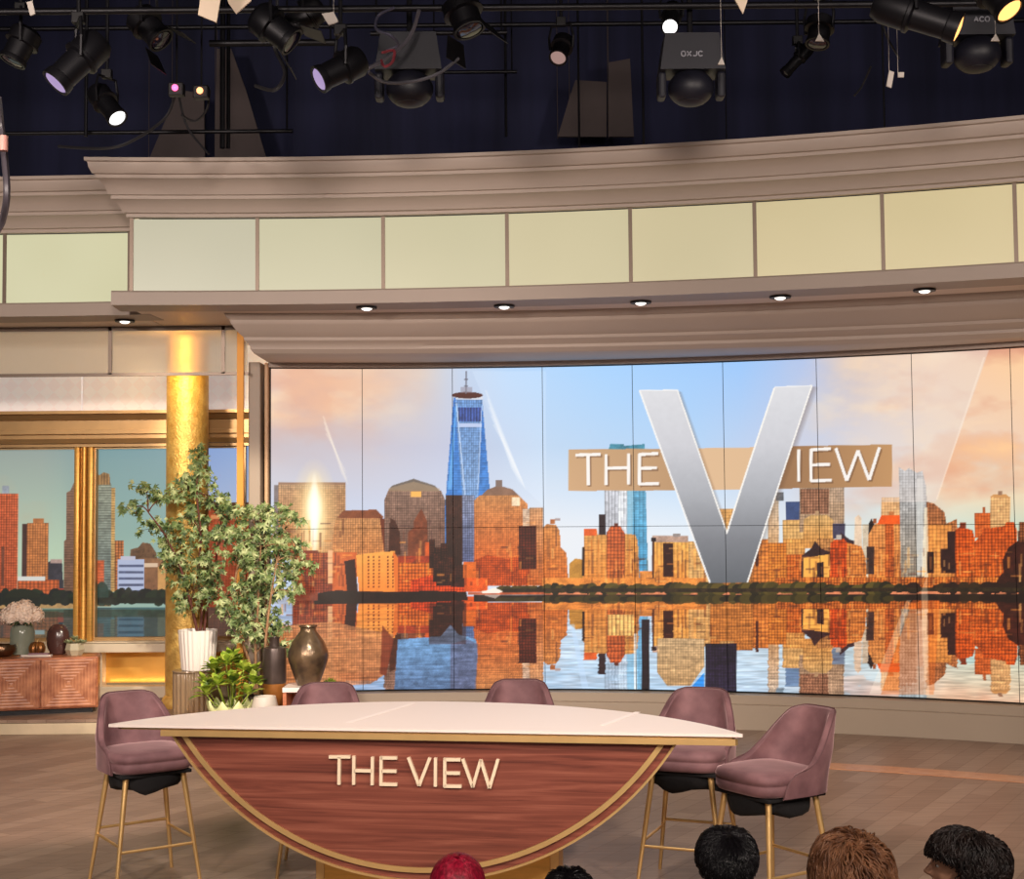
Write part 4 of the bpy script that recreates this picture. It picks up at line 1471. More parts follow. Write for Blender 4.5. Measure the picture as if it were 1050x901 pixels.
for q in range(16):
    a = q * 2 * pi / 16 + rr.uniform(-.2, .2)
    r1 = rr.uniform(.17, .25)
    b.add([(0.05 * cos(a), 0.05 * sin(a), .30), (r1 * .6 * cos(a - .25), r1 * .6 * sin(a - .25), .35), (r1 * cos(a), r1 * sin(a), .30), (r1 * .6 * cos(a + .25), r1 * .6 * sin(a + .25), .35)], [(0, 1, 2, 3)])
b.build('leaves', M_LEAFDK, v)

p0 = Vector((xat(59.5, 660, 13.98), 13.98, ZSB))
o = MB().lathe([(0.05, 0), (0.075, 0.01), (0.11, 0.08), (0.118, 0.16), (0.108, 0.23), (0.078, 0.285), (0.045, 0.305), (0.035, 0.30), (0.03, 0.26), (0.02, 0.26)], 32).build('oval_vase', M_VASEDK, smooth=True)
o.location = p0
o.scale = (1, .75, 1)
tag(o, 'dark plum oval vase on the sideboard beside the window mullion', 'vase')

g = empty('gourd', Vector((xat(38, 665, 13.885), 13.885, ZSB + 0.001)))
tag(g, 'small ribbed brass gourd between the grey and the dark vase', 'ornament')
MB().lathe([(0.02, 0), (0.055, 0.01), (0.078, 0.05), (0.08, 0.085), (0.06, 0.125), (0.025, 0.14), (0.01, 0.135)], 48, flute=10, famp=0.006).build('body', mat('gourd_gold', S(170, 112, 58), 0.35, 0.6, col2=S(90, 56, 34), vscale=14), g, smooth=True)
MB().tube([(0, 0, .13), (0.004, 0, .15), (0.012, 0, .165)], [.01, .007, .006], 8).build('stem', M_BRASS, g, smooth=True)

b0 = empty('bronze_bowl', Vector((xat(2, 668, 13.84), 13.84, ZSB)))
tag(b0, 'round bronze bowl cut by the left photo edge', 'bowl')
MB().lathe([(0.05, 0), (0.09, 0.006), (0.135, 0.05), (0.14, 0.09), (0.125, 0.12), (0.118, 0.118), (0.128, 0.09), (0.12, 0.05), (0.06, 0.015), (0.0, .014)], 36).build('bowl_body', M_BRONZE, b0, smooth=True)
xbk = xat(44, 668, 13.83)
o = MB().rbox(-0.15, 0.15, -0.03, 0.03, 0, 0.018, 0.003).build('book', mat('white_cover', S(226, 214, 204), 0.5))
o.location = (xat(38, 668, 13.80), 13.795, ZSB + 0.0005)
tag(o, 'flat white book lying under the mauve book', 'book', 'books on the sideboard')
o2 = MB().rbox(-0.10, 0.10, -0.026, 0.026, 0, 0.016, 0.003).build('book', mat('mauve_cover', S(150, 116, 124), 0.5))
o2.location = (xat(40, 668, 13.80), 13.795, ZSB + 0.0192)
o2.rotation_euler = (0, 0, 0.06)
tag(o2, 'mauve book on top of the flat white book', 'book', 'books on the sideboard')

sc_ = empty('potted_succulent', Vector((xat(77, 665, 13.88), 13.88, ZSB)))
tag(sc_, 'grey green succulents in a faceted cream pot at the sideboard end', 'potted plant')
MB().lathe([(0.065, 0), (0.07, 0.004), (0.098, 0.06), (0.082, 0.125), (0.075, 0.125), (0.07, 0.11), (0.0, .11)], 7).build('pot', mat('cream_clay', S(178, 166, 140), 0.6), sc_)


def rosette(b, c, r, n, up=.6, rnd=rr):
    for q in range(n):
        a = q * 2.4 + rnd.uniform(-.2, .2)
        L = r * (0.55 + .45 * q / n)
        z = up * (1 - q / n) * r + .01
        d = Vector((cos(a), sin(a), 0))
        s_ = Vector((-sin(a), cos(a), 0))
        c_ = Vector(c)
        b.add([c_ + d * .004, c_ + d * L * .55 + s_ * L * .24 + Vector((0, 0, z * .6)), c_ + d * L + Vector((0, 0, z)), c_ + d * L * .55 - s_ * L * .24 + Vector((0, 0, z * .6)), c_ + d * L * .5 + Vector((0, 0, z * .3))],
              [(0, 1, 4), (1, 2, 4), (2, 3, 4), (3, 0, 4)])


b = MB()
for (x_, y_, z_) in [(-.05, -.02, .125), (.03, -.04, .13), (.06, .02, .125), (-.01, .03, .15), (0, -.01, .165), (-.08, .01, .12), (.09, -.02, .125)]:
    rosette(b, (x_, y_, z_), .06, 16)
b.build('succulent_leaves', mat('succulent', S(150, 156, 116), 0.5, var=0.2, vscale=14), sc_)

# ================================================================== PLANT CORNER
# ribbed smoked glass stand
gs = empty('ribbed_glass_stand', Vector((xat(196, 700, 13.56), 13.56, Z_PL)))
tag(gs, 'round side table of ribbed smoked glass under the white fluted pot', 'side table')
zt = 0.44
M_SMOKE, nt_, p_ = newmat('smoked_glass')
p_.inputs['Base Color'].default_value = S(178, 152, 122)
p_.inputs['Roughness'].default_value = 0.14
p_.inputs['Transmission Weight'].default_value = 0.55
p_.inputs['IOR'].default_value = 1.35
MB().lathe([(0.165, 0.0), (0.17, 0.01), (0.17, zt - 0.03), (0.165, zt - 0.02)], 160, flute=20, famp=0.009).build('ribbed_drum', M_SMOKE, gs, smooth=True)
MB().lathe([(0.0, zt - .02), (0.18, zt - 0.02), (0.184, zt - .012), (0.18, zt - 0.003), (0.0, zt - .003)], 40).build('top', M_SMOKE, gs, smooth=True)

# leaves
LEAF = [(0, 1.0), (14, .55), (26, .36), (50, .86), (64, .46), (78, .30), (104, .56), (125, .3), (180, .16)]
LEAF = LEAF + [(-a, r) for a, r in LEAF[-2:0:-1]]


def leaf(b, c, n_, t_, s_):
    """one five-lobed leaf; n_ normal, t_ tip direction"""
    n_ = n_.normalized()
    t_ = (t_ - n_ * t_.dot(n_)).normalized()
    u_ = n_.cross(t_)
    vs = [c]
    for a, r in LEAF:
        a = radians(a)
        vs.append(c + (t_ * cos(a) + u_ * sin(a)) * r * s_ - n_ * (0.28 * r * r * s_))
    k_ = len(LEAF)
    b.add(vs, [(0, 1 + i, 1 + (i + 1) % k_) for i in range(k_)])


def leaf_mat(name, c1, c2, c3):
    m, nt, p = newmat(name)
    tc = nt.nodes.new('ShaderNodeTexCoord')
    nz = nt.nodes.new('ShaderNodeTexNoise')
    nz.inputs['Scale'].default_value = 11
    nz.inputs['Detail'].default_value = 2
    nt.links.new(tc.outputs['Object'], nz.inputs['Vector'])
    rp = nt.nodes.new('ShaderNodeValToRGB')
    e = rp.color_ramp.elements
    e[0].position = .34
    e[0].color = c1
    e[1].position = .66
    e[1].color = c3
    q = e.new(.5)
    q.color = c2
    nt.links.new(nz.outputs['Fac'], rp.inputs[0])
    nt.links.new(rp.outputs[0], p.inputs['Base Color'])
    p.inputs['Roughness'].default_value = .45
    tl = nt.nodes.new('ShaderNodeBsdfTranslucent')
    nt.links.new(rp.outputs[0], tl.inputs[0])
    mx = nt.nodes.new('ShaderNodeMixShader')
    mx.inputs[0].default_value = .25
    nt.links.new(p.outputs[0], mx.inputs[1])
    nt.links.new(tl.outputs[0], mx.inputs[2])
    nt.links.new(mx.outputs[0], nt.nodes['Material Output'].inputs['Surface'])
    return m


M_MAPLE = leaf_mat('maple_leaf', S(54, 74, 38), S(118, 138, 80), S(200, 206, 150))
M_BARK = mat('bark', S(150, 112, 80), .8, var=.25, vscale=14, bump=.4)
M_BARKR = mat('bark_red', S(92, 44, 32), .7, var=.25, vscale=14, bump=.4)


def bez(p0, p1, p2, p3, n=10):
    out = []
    for i in range(n + 1):
        t = i / n
        out.append(p0 * (1 - t) ** 3 + p1 * 3 * t * (1 - t) ** 2 + p2 * 3 * t * t * (1 - t) + p3 * t ** 3)
    return out


def tree(root, base_px, stems, blobs, Yc, seed, leafm, barkm, s_leaf=.066):
    """stems: pixel polylines; blobs: (px, py, radius px, number of leaves)"""
    R = random.Random(seed)
    o_ = Vector(root.location)
    for st_ in stems:
        pts = [at(x_, y_, Yc + dy) - o_ for x_, y_, dy in st_]
        sm = []
        for i in range(len(pts) - 1):
            a = pts[max(0, i - 1)]
            p_, q_ = pts[i], pts[i + 1]
            c = pts[min(len(pts) - 1, i + 2)]
            sm += bez(p_, p_ + (q_ - a) / 6, q_ - (c - p_) / 6, q_, 6)[:-1]
        sm.append(pts[-1])
        n = len(sm)
        MB().tube(sm, [.016 - .010 * i / n for i in range(n)], 8).build('trunk', barkm, root, smooth=True)
    br = MB()
    lf = MB()
    tops = [at(st_[-1][0], st_[-1][1], Yc + st_[-1][2]) - o_ for st_ in stems]
    mids = [at(q[0], q[1], Yc + q[2]) - o_ for st_ in stems for q in st_[1:]]
    for (bx, by, brr, nl) in blobs:
        rad = brr * Yc / FPX
        c = at(bx, by, Yc + R.uniform(-.13, .10)) - o_
        src = min(mids, key=lambda m_: (m_ - c).length + max(0, m_.z - c.z) * .6)
        path = bez(src, src + (c - src) * .3 + Vector((0, 0, .08)), c + (src - c) * .3 + Vector((0, 0, .06)), c, 8)
        br.tube(path, [.007 - .0045 * i / 8 for i in range(9)], 5)
        nt_w = max(3, int(nl / 8.6))
        for q in range(nt_w):
            d = Vector((R.gauss(0, 1), R.gauss(0, .8), R.gauss(0, 1)))
            d.normalize()
            e_ = c + d * rad * R.uniform(.45, 1.0)
            s0 = path[R.randint(4, 8)]
            tw = bez(s0, s0 + (e_ - s0) * .4 + Vector((0, 0, .03)), e_ + Vector((0, 0, .02)), e_, 4)
            br.tube(tw, [.003, .0026, .0022, .0018, .0014], 4)
            for w_ in range(7):
                t = tw[R.randint(2, 4)]
                c2 = t + Vector((R.gauss(0, .04), R.gauss(0, .04), R.gauss(0, .035)))
                nn = Vector((R.gauss(0, .55), -1.0 + R.gauss(0, .5), .55 + R.gauss(0, .45)))
                tt_ = Vector((R.gauss(0, 1), R.gauss(0, .5), -0.5 + R.gauss(0, .6)))
                leaf(lf, c2, nn, tt_, s_leaf * R.uniform(.7, 1.15))
    br.build('branches', barkm, root, smooth=True)
    lf.build('foliage', leafm, root)


tp = Vector((xat(203, 680, 13.56), 13.56, Z_PL + 0.44))
t1 = empty('potted_tree', tp)
tag(t1, 'taller leafy tree in a white fluted pot in front of the gold column', 'potted tree')
MB().lathe([(0.15, 0.0), (0.158, 0.01), (0.19, 0.375), (0.19, 0.39), (0.178, 0.39), (0.172, 0.35), (0.0, 0.35)], 144, flute=24, famp=0.004).build('pot', M_WHITE, t1, smooth=True)
MB().lathe([(0.0, 0.352), (0.170, 0.354), (0.1, .362), (0.0, 0.366)], 24).build('soil', mat('soil', S(48, 34, 26), .95, var=.4, vscale=30), t1, smooth=True)
blobs1 = [(203, 482, 16, 60), (190, 500, 18, 80), (212, 512, 20, 90), (172, 512, 16, 60), (150, 505, 15, 50), (134, 523, 13, 40), (152, 545, 14, 42), (175, 540, 18, 60),
          (196, 535, 20, 90), (220, 545, 18, 70), (186, 566, 20, 80), (208, 575, 20, 80), (178, 590, 18, 60), (200, 603, 20, 80), (186, 622, 15, 50), (218, 600, 15, 50), (170, 560, 14, 50), (228, 520, 14, 40), (233, 533, 12, 40), (204, 468, 9, 24)]
tree(t1, None, [[(205, 650, 0), (207, 620, 0), (203, 590, 0), (206, 550, 0), (202, 510, 0), (203, 480, 0)], [(209, 650, .02), (212, 625, .03), (218, 600, .05), (222, 570, .06), (226, 545, .08)],
               [(203, 650, 0), (196, 620, -.03), (186, 585, -.05), (170, 550, -.08), (152, 525, -.1)]], blobs1, 13.56, 5, M_MAPLE, M_BARKR)

t2 = empty('potted_tree', Vector((xat(264, 700, 13.28), 13.28, Z_PL)))
tag(t2, 'fuller leafy tree with pale bare stems behind the bright green plant', 'potted tree')
MB().lathe([(0.11, 0.0), (0.12, 0.01), (0.14, 0.20), (0.14, 0.22), (0.13, 0.22), (0.125, 0.19), (0, .19)], 36).build('pot', mat("dark_pot", S(70, 58, 48), .5), t2, smooth=True)
blobs2 = [(268, 535, 16, 60), (285, 530, 12, 36), (300, 533, 13, 40), (250, 555, 18, 70), (272, 560, 20, 90), (292, 560, 18, 80), (308, 562, 12, 40), (318, 578, 9, 24), (240, 580, 18, 70), (262, 585, 20, 90), (284, 585, 20, 90),
          (300, 592, 14, 50), (246, 610, 18, 70), (268, 612, 20, 90), (288, 610, 14, 56), (300, 610, 9, 24), (236, 632, 16, 60), (258, 638, 20, 90), (280, 640, 15, 60), (268, 655, 15, 50), (228, 615, 12, 36), (232, 552, 14, 44), (288, 660, 8, 20), (250, 528, 12, 36), (270, 522, 9, 24)]
tree(t2, None, [[(262, 712, 0), (256, 680, .04), (243, 640, .02), (240, 605, 0), (247, 570, 0), (262, 540, 0)], [(266, 712, 0), (270, 690, -.05), (273, 650, -.1), (278, 610, -.08), (284, 575, 0), (290, 545, 0)],
               [(264, 712, 0), (262, 670, .05), (264, 630, .04), (266, 590, .02), (268, 540, 0)]], blobs2, 13.20, 9, M_MAPLE, M_BARK)

# bright broad-leaved plant in a pale green petal bowl
cr = empty('broad_leaved_plant', Vector((xat(237, 715, 13.38), 13.385, 0.0)))
cr.location.z = Z_PL
tag(cr, 'bright green broad-leaved plant in a pale green petal-rim pot', 'potted plant')
cr.location.y = 12.95
cr.location.x = xat(237, 715, 12.95)
nz_ = 9
b = MB()
for j in range(nz_):
    a0 = 2 * pi * (j + .5) / nz_
    for sgn in (0,):
        pts = []
        rows = 6
        vs = []
        for r_i in range(rows + 1):
            t = r_i / rows
            half = (pi / nz_) * 1.12 * (1 if t < .55 else (1 - (t - .55) / .45) * .98 + .02)
            rad = .12 + .10 * sin(min(1, t * 1.1) * pi / 2)
            for s_i in range(5):
                aa = a0 + half * (s_i / 2 - 1)
                bul = rad + (.012 * (1 - (s_i / 2 - 1) ** 2))
                vs.append((bul * cos(aa), bul * sin(aa), .235 * t))
        fs = [(r_i * 5 + s_i, r_i * 5 + s_i + 1, (r_i + 1) * 5 + s_i + 1, (r_i + 1) * 5 + s_i) for r_i in range(rows) for s_i in range(4)]
        b.add(vs, fs)
b.lathe([(0.0, 0.0), (.12, 0.0), (.20, .09), (.205, .13), (.19, .15), (0, .16)], 36)
o = b.build('pot', mat('pale_green_glaze', S(214, 218, 160), .35, var=.05), cr, smooth=True)
M_CROTON = leaf_mat('croton_leaf', S(60, 84, 26), S(142, 168, 50), S(206, 216, 96))
b = MB()
R = random.Random(17)
heads = [(0, 0, .52), (.12, -.08, .45), (-.13, -.06, .46), (.05, -.17, .36), (-.08, -.18, .35), (.20, -.02, .34), (-.21, -.02, .33), (.02, .14, .48), (.15, .12, .40), (-.15, .12, .40), (-.02, -.10, .50), (.17, -.14, .27), (-.18, -.13, .27)]
for hx, hy, hz in heads:
    hx, hy, hz = hx * 1.12, hy * 1.05, hz * 1.22
    for q in range(13):
        a = q * 2.4 + R.uniform(-.3, .3)
        el = radians(72 - 66 * q / 13 + R.uniform(-8, 8))
        L = R.uniform(.12, .185)
        d = Vector((cos(a) * cos(el), sin(a) * cos(el), sin(el)))
        s_ = Vector((-sin(a), cos(a), 0))
        up = d.cross(s_)
        st0 = Vector((hx, hy, hz - .05)) + d * .012
        wl_ = L * R.uniform(.20, .27)
        vs = []
        for i in range(7):
            t = i / 6
            wv = wl_ * sin(pi * (t ** 1.15)) if 0 < t < 1 else .0015
            c = st0 + d * L * t + Vector((0, 0, -.22 * t * t * L))
            vs += [c + s_ * wv + up * wv * .3, c, c - s_ * wv + up * wv * .3]
        fs = []
        for i in range(6):
            fs += [(3 * i, 3 * i + 1, 3 * i + 4, 3 * i + 3), (3 * i + 1, 3 * i + 2, 3 * i + 5, 3 * i + 4)]
        b.add(vs, fs)
    b.tube([(hx * .3, hy * .3, .14), (hx * .7, hy * .7, hz * .6), (hx, hy, hz - .04)], .006, 5)
b.build('foliage', M_CROTON, cr, smooth='full')

o = MB().lathe([(0.07, 0), (0.085, 0.0), (0.125, .05), (0.13, .09), (.10, .165), (.092, .165), (.09, .155), (.11, .09), (.07, .02), (0, .02)], 32).build('small_bowl', mat('white_clay', S(206, 196, 184), .5), smooth=True)
o.location = (xat(272, 718, 13.30), 13.16, 0.16)
bw = o
tag(o, 'small round white bowl between the petal-rim pot and the tall vase', 'bowl')

# tall two-tone vase
tv = empty('tall_vase', Vector((xat(281.5, 700, 13.08), 13.08, Z_PL)))
tag(tv, 'tall slim vase, dark bronze above and amber below', 'vase')
M_DKB = mat('dark_bronze_glaze', S(74, 62, 58), .32, .5, var=.25, vscale=8)
zb = 0.2
zt_ = zat(281, 653, 13.08) - Z_PL
za = zat(281, 700, 13.08) - Z_PL
MB().lathe([(.109, za), (.112, za + .02), (.112, zt_ - .13), (.105, zt_ - .10), (.05, zt_ - .085), (.045, zt_ - .02), (.052, zt_), (.04, zt_), (.035, zt_ - .03), (0, zt_ - .05)], 40).build('upper_body', M_DKB, tv, smooth=True)
MB().lathe([(0, 0), (.05, 0), (.055, .03), (.09, .065), (.109, .10), (.1105, za - .001)], 40).build('lower_body', mat('amber_glaze', S(150, 96, 46), .25, .4, var=.2, vscale=9), tv, smooth=True)

# white-topped side table carrying the big vase
Zt = 0.485 - Z_PL
YT = 13.02
xt0, xt1 = xat(268, 720, YT), xat(348, 715, YT)
xs0 = xat(293, 715, YT)
side = empty('side_table', Vector(((xs0 + xt1) / 2, YT, Z_PL)))
tag(side, 'wooden side table with white top under the round bronze vase', 'side table')
hw = (xt1 - xs0) / 2
MB().rbox(-hw, hw, -.2, .2, Zt - .045, Zt, .006).build('top', M_WHITE, side)
for sx in (-1, 1):
    MB().rbox(sx * (hw - .02) - .018, sx * (hw - .02) + .018, -.19, .19, 0, Zt - .046, .005).build('side_panel', SW, side)
MB().rbox(-hw + .04, hw - .04, .15, .18, .03, Zt - .046, .004).build('back_panel', SW, side)
bw.location = (xat(271.5, 718, 12.80), 12.80, Z_PL)
bw.scale = (1, 1, 1.65)

o = MB().lathe([(.08, 0), (.10, .004), (.118, .04), (.155, .14), (.182, .22), (.192, .275), (.186, .32), (.155, .40), (.11, .465), (.082, .50), (.072, .515), (.074, .54), (.088, .552), (.085, .56), (.07, .556), (.06, .52), (.05, .5), (0, .48)], 48).build('round_vase', mat('aged_bronze_glaze', S(72, 60, 52), .3, .6, col2=S(132, 108, 82), vscale=7, bump=.25, bscale=18), smooth=True)
o.location = (xat(316, 680, YT), YT, Zt + Z_PL)
tag(o, 'large diamond-shaped aged bronze vase on the white-topped table', 'vase')
su = empty('small_plant', Vector((xat(340, 695, YT), YT - .1, Zt + Z_PL)))
tag(su, 'tiny green plant in a white dish beside the bronze vase', 'potted plant')
MB().lathe([(.03, 0), (.05, .002), (.062, .03), (.056, .032), (.04, .012), (0, .012)], 24).build('dish', M_WHITE, su, smooth=True)
b = MB()
for (x_, y_, z_) in [(-.03, 0, .03), (.03, -.01, .03), (0, .02, .045), (-.0, -.03, .03)]:
    rosette(b, (x_, y_, z_), .05, 14)
b.build('leaves', M_CROTON, su)
# ================================================================== THE DESK
DA = math.atan2(-0.47, 3.06)
DM = Vector((-0.48, 6.585, 0))
desk = empty('presenter_desk', DM, DA)
tag(desk, 'half-round presenter desk with white top, brass edge and red wood hull front', 'desk')
DI = (Matrix.Translation(DM) @ Matrix.Rotation(DA, 4, 'Z')).inverted()
HL = 1.548
RB = 1.74
ZTOP = 1.07


def top_outline(ins=0.0, n=48):
    """plan outline, straight front at y=0, round back; ins = inset"""
    pts = []
    hl = HL - ins * 2.2
    R_ = RB - ins
    cy = 0.95 - RB
    a = math.asin(min(1, hl / R_))
    for i in range(n + 1):
        t = -a + 2 * a * i / n
        y = cy + R_ * cos(t)
        pts.append((R_ * sin(t), max(y, ins + .002)))
    x1 = R_ * sin(a)
    pts.append((x1 - .012, ins + 0.0))
    pts.append((-x1 + .03, ins + 0.0))
    return pts


M_TOP, nt_, p_ = newmat('white_desk_top')
p_.inputs['Base Color'].default_value = S(240, 224, 214)
p_.inputs['Roughness'].default_value = .42
o1 = top_outline()
MB().prism([(x, y, ZTOP - .014) for x, y in o1], (0, 0, 0), (0, 0, .014)).build('top', M_TOP, desk)
o1 = top_outline(.016)
MB().prism([(x, y, ZTOP - .026) for x, y in o1], (0, 0, 0), (0, 0, .0118)).build('under_edge', M_BRONZE_TRIM, desk)
o1 = top_outline(.010)
o1 = [q_ for q_ in o1 if q_[0] > -1.275] + [(-1.28, .010)]
i_ = min(range(len(o1) - 1), key=lambda k_: o1[k_][0] if o1[k_][1] > .02 else 9)
MB().prism([(x, y, ZTOP - .055) for x, y in o1], (0, 0, 0), (0, 0, .0288)).build('brass_edge', M_BRASS, desk)
M_HULL = wood('red_wood', S(88, 44, 36), S(126, 68, 54), S(154, 92, 74), (.7, 1.2, 24.0), .34, .8)
ZH = ZTOP - .058
ZB_ = .335
HC = 1.245
SG = ZH - ZB_
RH = (HC * HC + SG * SG) / (2 * SG)
zc_ = ZB_ + RH


def seg_pts(R_, ztop, n=56):
    a = math.acos(max(-1, (zc_ - ztop) / R_))
    return [(R_ * sin(-a + 2 * a * i / n), zc_ - R_ * cos(-a + 2 * a * i / n)) for i in range(n + 1)]


def hull_band(name, R0, R1, y0, y1, m, par=desk):
    A = seg_pts(R0, ZH)
    B_ = seg_pts(R1, ZH)
    n = len(A)
    vs = []
    for (x0, z0), (x1, z1) in zip(A, B_):
        vs += [(x0, y0, z0), (x1, y0, z1), (x1, y1, z1), (x0, y1, z0)]
    fs = []
    for i in range(n - 1):
        for j in range(4):
            j2 = (j + 1) % 4
            fs.append((4 * i + j, 4 * i + j2, 4 * (i + 1) + j2, 4 * (i + 1) + j))
    fs += [(0, 1, 2, 3), tuple(4 * (n - 1) + j for j in (3, 2, 1, 0))]
    return MB().add(vs, fs).build(name, m, par)


YF0 = 0.055
P_ = seg_pts(RH - .012, ZH)
MB().prism([(x, YF0 + .014, z) for x, z in P_], (0, 0, 0), (0, .30, 0)).build('hull', M_HULL, desk)
hull_band('outer_brass_rim', RH - .011, RH, YF0 + .004, YF0 + .33, M_BRASS)
hull_band('inner_brass_band', RH - .070, RH - .046, YF0 - .004, YF0 + .013, M_BRASS)
P_ = seg_pts(RH - .071, ZH)
MB().prism([(x, YF0 + .004, z) for x, z in P_], (0, 0, 0), (0, .0095, 0)).build('front_panel', M_HULL, desk)
# pedestal
MB().rbox(-.60, -.555, .372, .55, 0, .72, .004).build('pedestal_post', M_BRASS, desk)
MB().rbox(.60, .645, .372, .55, 0, .72, .004).build('pedestal_post', M_BRASS, desk)
MB().box(-.554, .599, .375, .52, 0, .72).build('pedestal', M_GOLD, desk)
MB().box(-.62, .66, .39, .56, .721, ZH - .001).build('back_support', M_DARKMETAL, desk)
M_STRIP = mat('reflection_strip', S(248, 234, 226), .5)  # pale colour of the reflections laid on the desk top
M_LETTER = mat('cream_letter', S(236, 214, 184), .35)


def desk_pt(px, py, yl):
    """point of the desk front (local plane y = yl) under a pixel"""
    o_ = DI @ Vector((0, 0, CAM_Z))
    d = DI @ at(px, py, 1.0) - o_
    t = (yl - o_.y) / d.y
    return o_ + d * t


YL = YF0 - .014
LT = [('T', [((337, 776), (359, 776)), ((347.7, 776), (347.3, 804.5))]),
      ('H', [((362.6, 775), (362.4, 804.5)), ((381.7, 776), (381.4, 805)), ((362.6, 790), (381.6, 790.5))]),
      ('E', [((390.6, 775.5), (390.4, 805.5)), ((389.5, 777), (407, 777.2)), ((391, 790.5), (406.3, 790.8)), ((389.5, 804), (407, 804.4))]),
      ('V', [((418.5, 776.5), (429.6, 805.5)), ((429.6, 805.5), (440.6, 777))]),
      ('I', [((446.4, 777), (446.2, 806.5))]),
      ('E', [((456.0, 777.3), (455.8, 807)), ((455, 778.7), (472, 779)), ((456, 792.5), (471.5, 792.8)), ((455, 806), (473, 806.3))]),
      ('W', [((474.3, 778), (484.6, 807)), ((484.6, 807), (492.8, 779)), ((492.8, 779), (501.8, 808)), ((501.8, 808), (510.6, 778.5))])]
for nm, st_ in LT:
    b = MB()
    for q0, q1 in st_:
        a, c = desk_pt(*q0, YL), desk_pt(*q1, YL)
        d = (c - a)
        L = d.length
        d.normalize()
        n_ = Vector((-d.z, 0, d.x)) * .0074
        pts = [a + n_, c + n_, c - n_, a - n_]
        b.prism(pts, (0, 0, 0), (0, .0175, 0))
    b.build('raised_letter', M_LETTER, desk)

for q0, q1 in (((356, 741), (424, 721)), ((618, 743.5), (654, 730))):  # raised pale strips stand in for reflections of ceiling lights
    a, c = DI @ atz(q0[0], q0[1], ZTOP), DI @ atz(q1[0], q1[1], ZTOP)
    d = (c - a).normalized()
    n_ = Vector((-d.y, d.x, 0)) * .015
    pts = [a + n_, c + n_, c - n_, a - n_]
    MB().prism([(p.x, p.y, ZTOP + .0004) for p in pts], (0, 0, 0), (0, 0, .0012)).build('top_reflection_strip', M_STRIP, desk)

# ================================================================== STOOLS
M_VELVET, nt_, p_ = newmat('mauve_velvet')
tc_ = nt_.nodes.new('ShaderNodeTexCoord')
nz_n = nt_.nodes.new('ShaderNodeTexNoise')
nz_n.inputs['Scale'].default_value = 7
nz_n.inputs['Detail'].default_value = 6
nt_.links.new(tc_.outputs['Object'], nz_n.inputs['Vector'])
rp_ = nt_.nodes.new('ShaderNodeValToRGB')
rp_.color_ramp.elements[0].position = .3
rp_.color_ramp.elements[0].color = S(88, 56, 60)
rp_.color_ramp.elements[1].position = .75
rp_.color_ramp.elements[1].color = S(136, 96, 98)
nt_.links.new(nz_n.outputs['Fac'], rp_.inputs[0])
nt_.links.new(rp_.outputs[0], p_.inputs['Base Color'])
p_.inputs['Roughness'].default_value = .75
p_.inputs['Sheen Weight'].default_value = .8
p_.inputs['Sheen Roughness'].default_value = .35
p_.inputs['Sheen Tint'].default_value = S(240, 200, 200)
M_UNDER = mat('black_cloth', S(16, 14, 16), .95, bump=.3, bscale=20)


def sq(a, rx, ry, e=.72):
    c_, s_ = sin(a), cos(a)
    return Vector((rx * math.copysign(abs(c_) ** e, c_), ry * math.copysign(abs(s_) ** e, s_), 0))


def smooth01(t):
    t = max(0, min(1, t))
    return t * t * (3 - 2 * t)


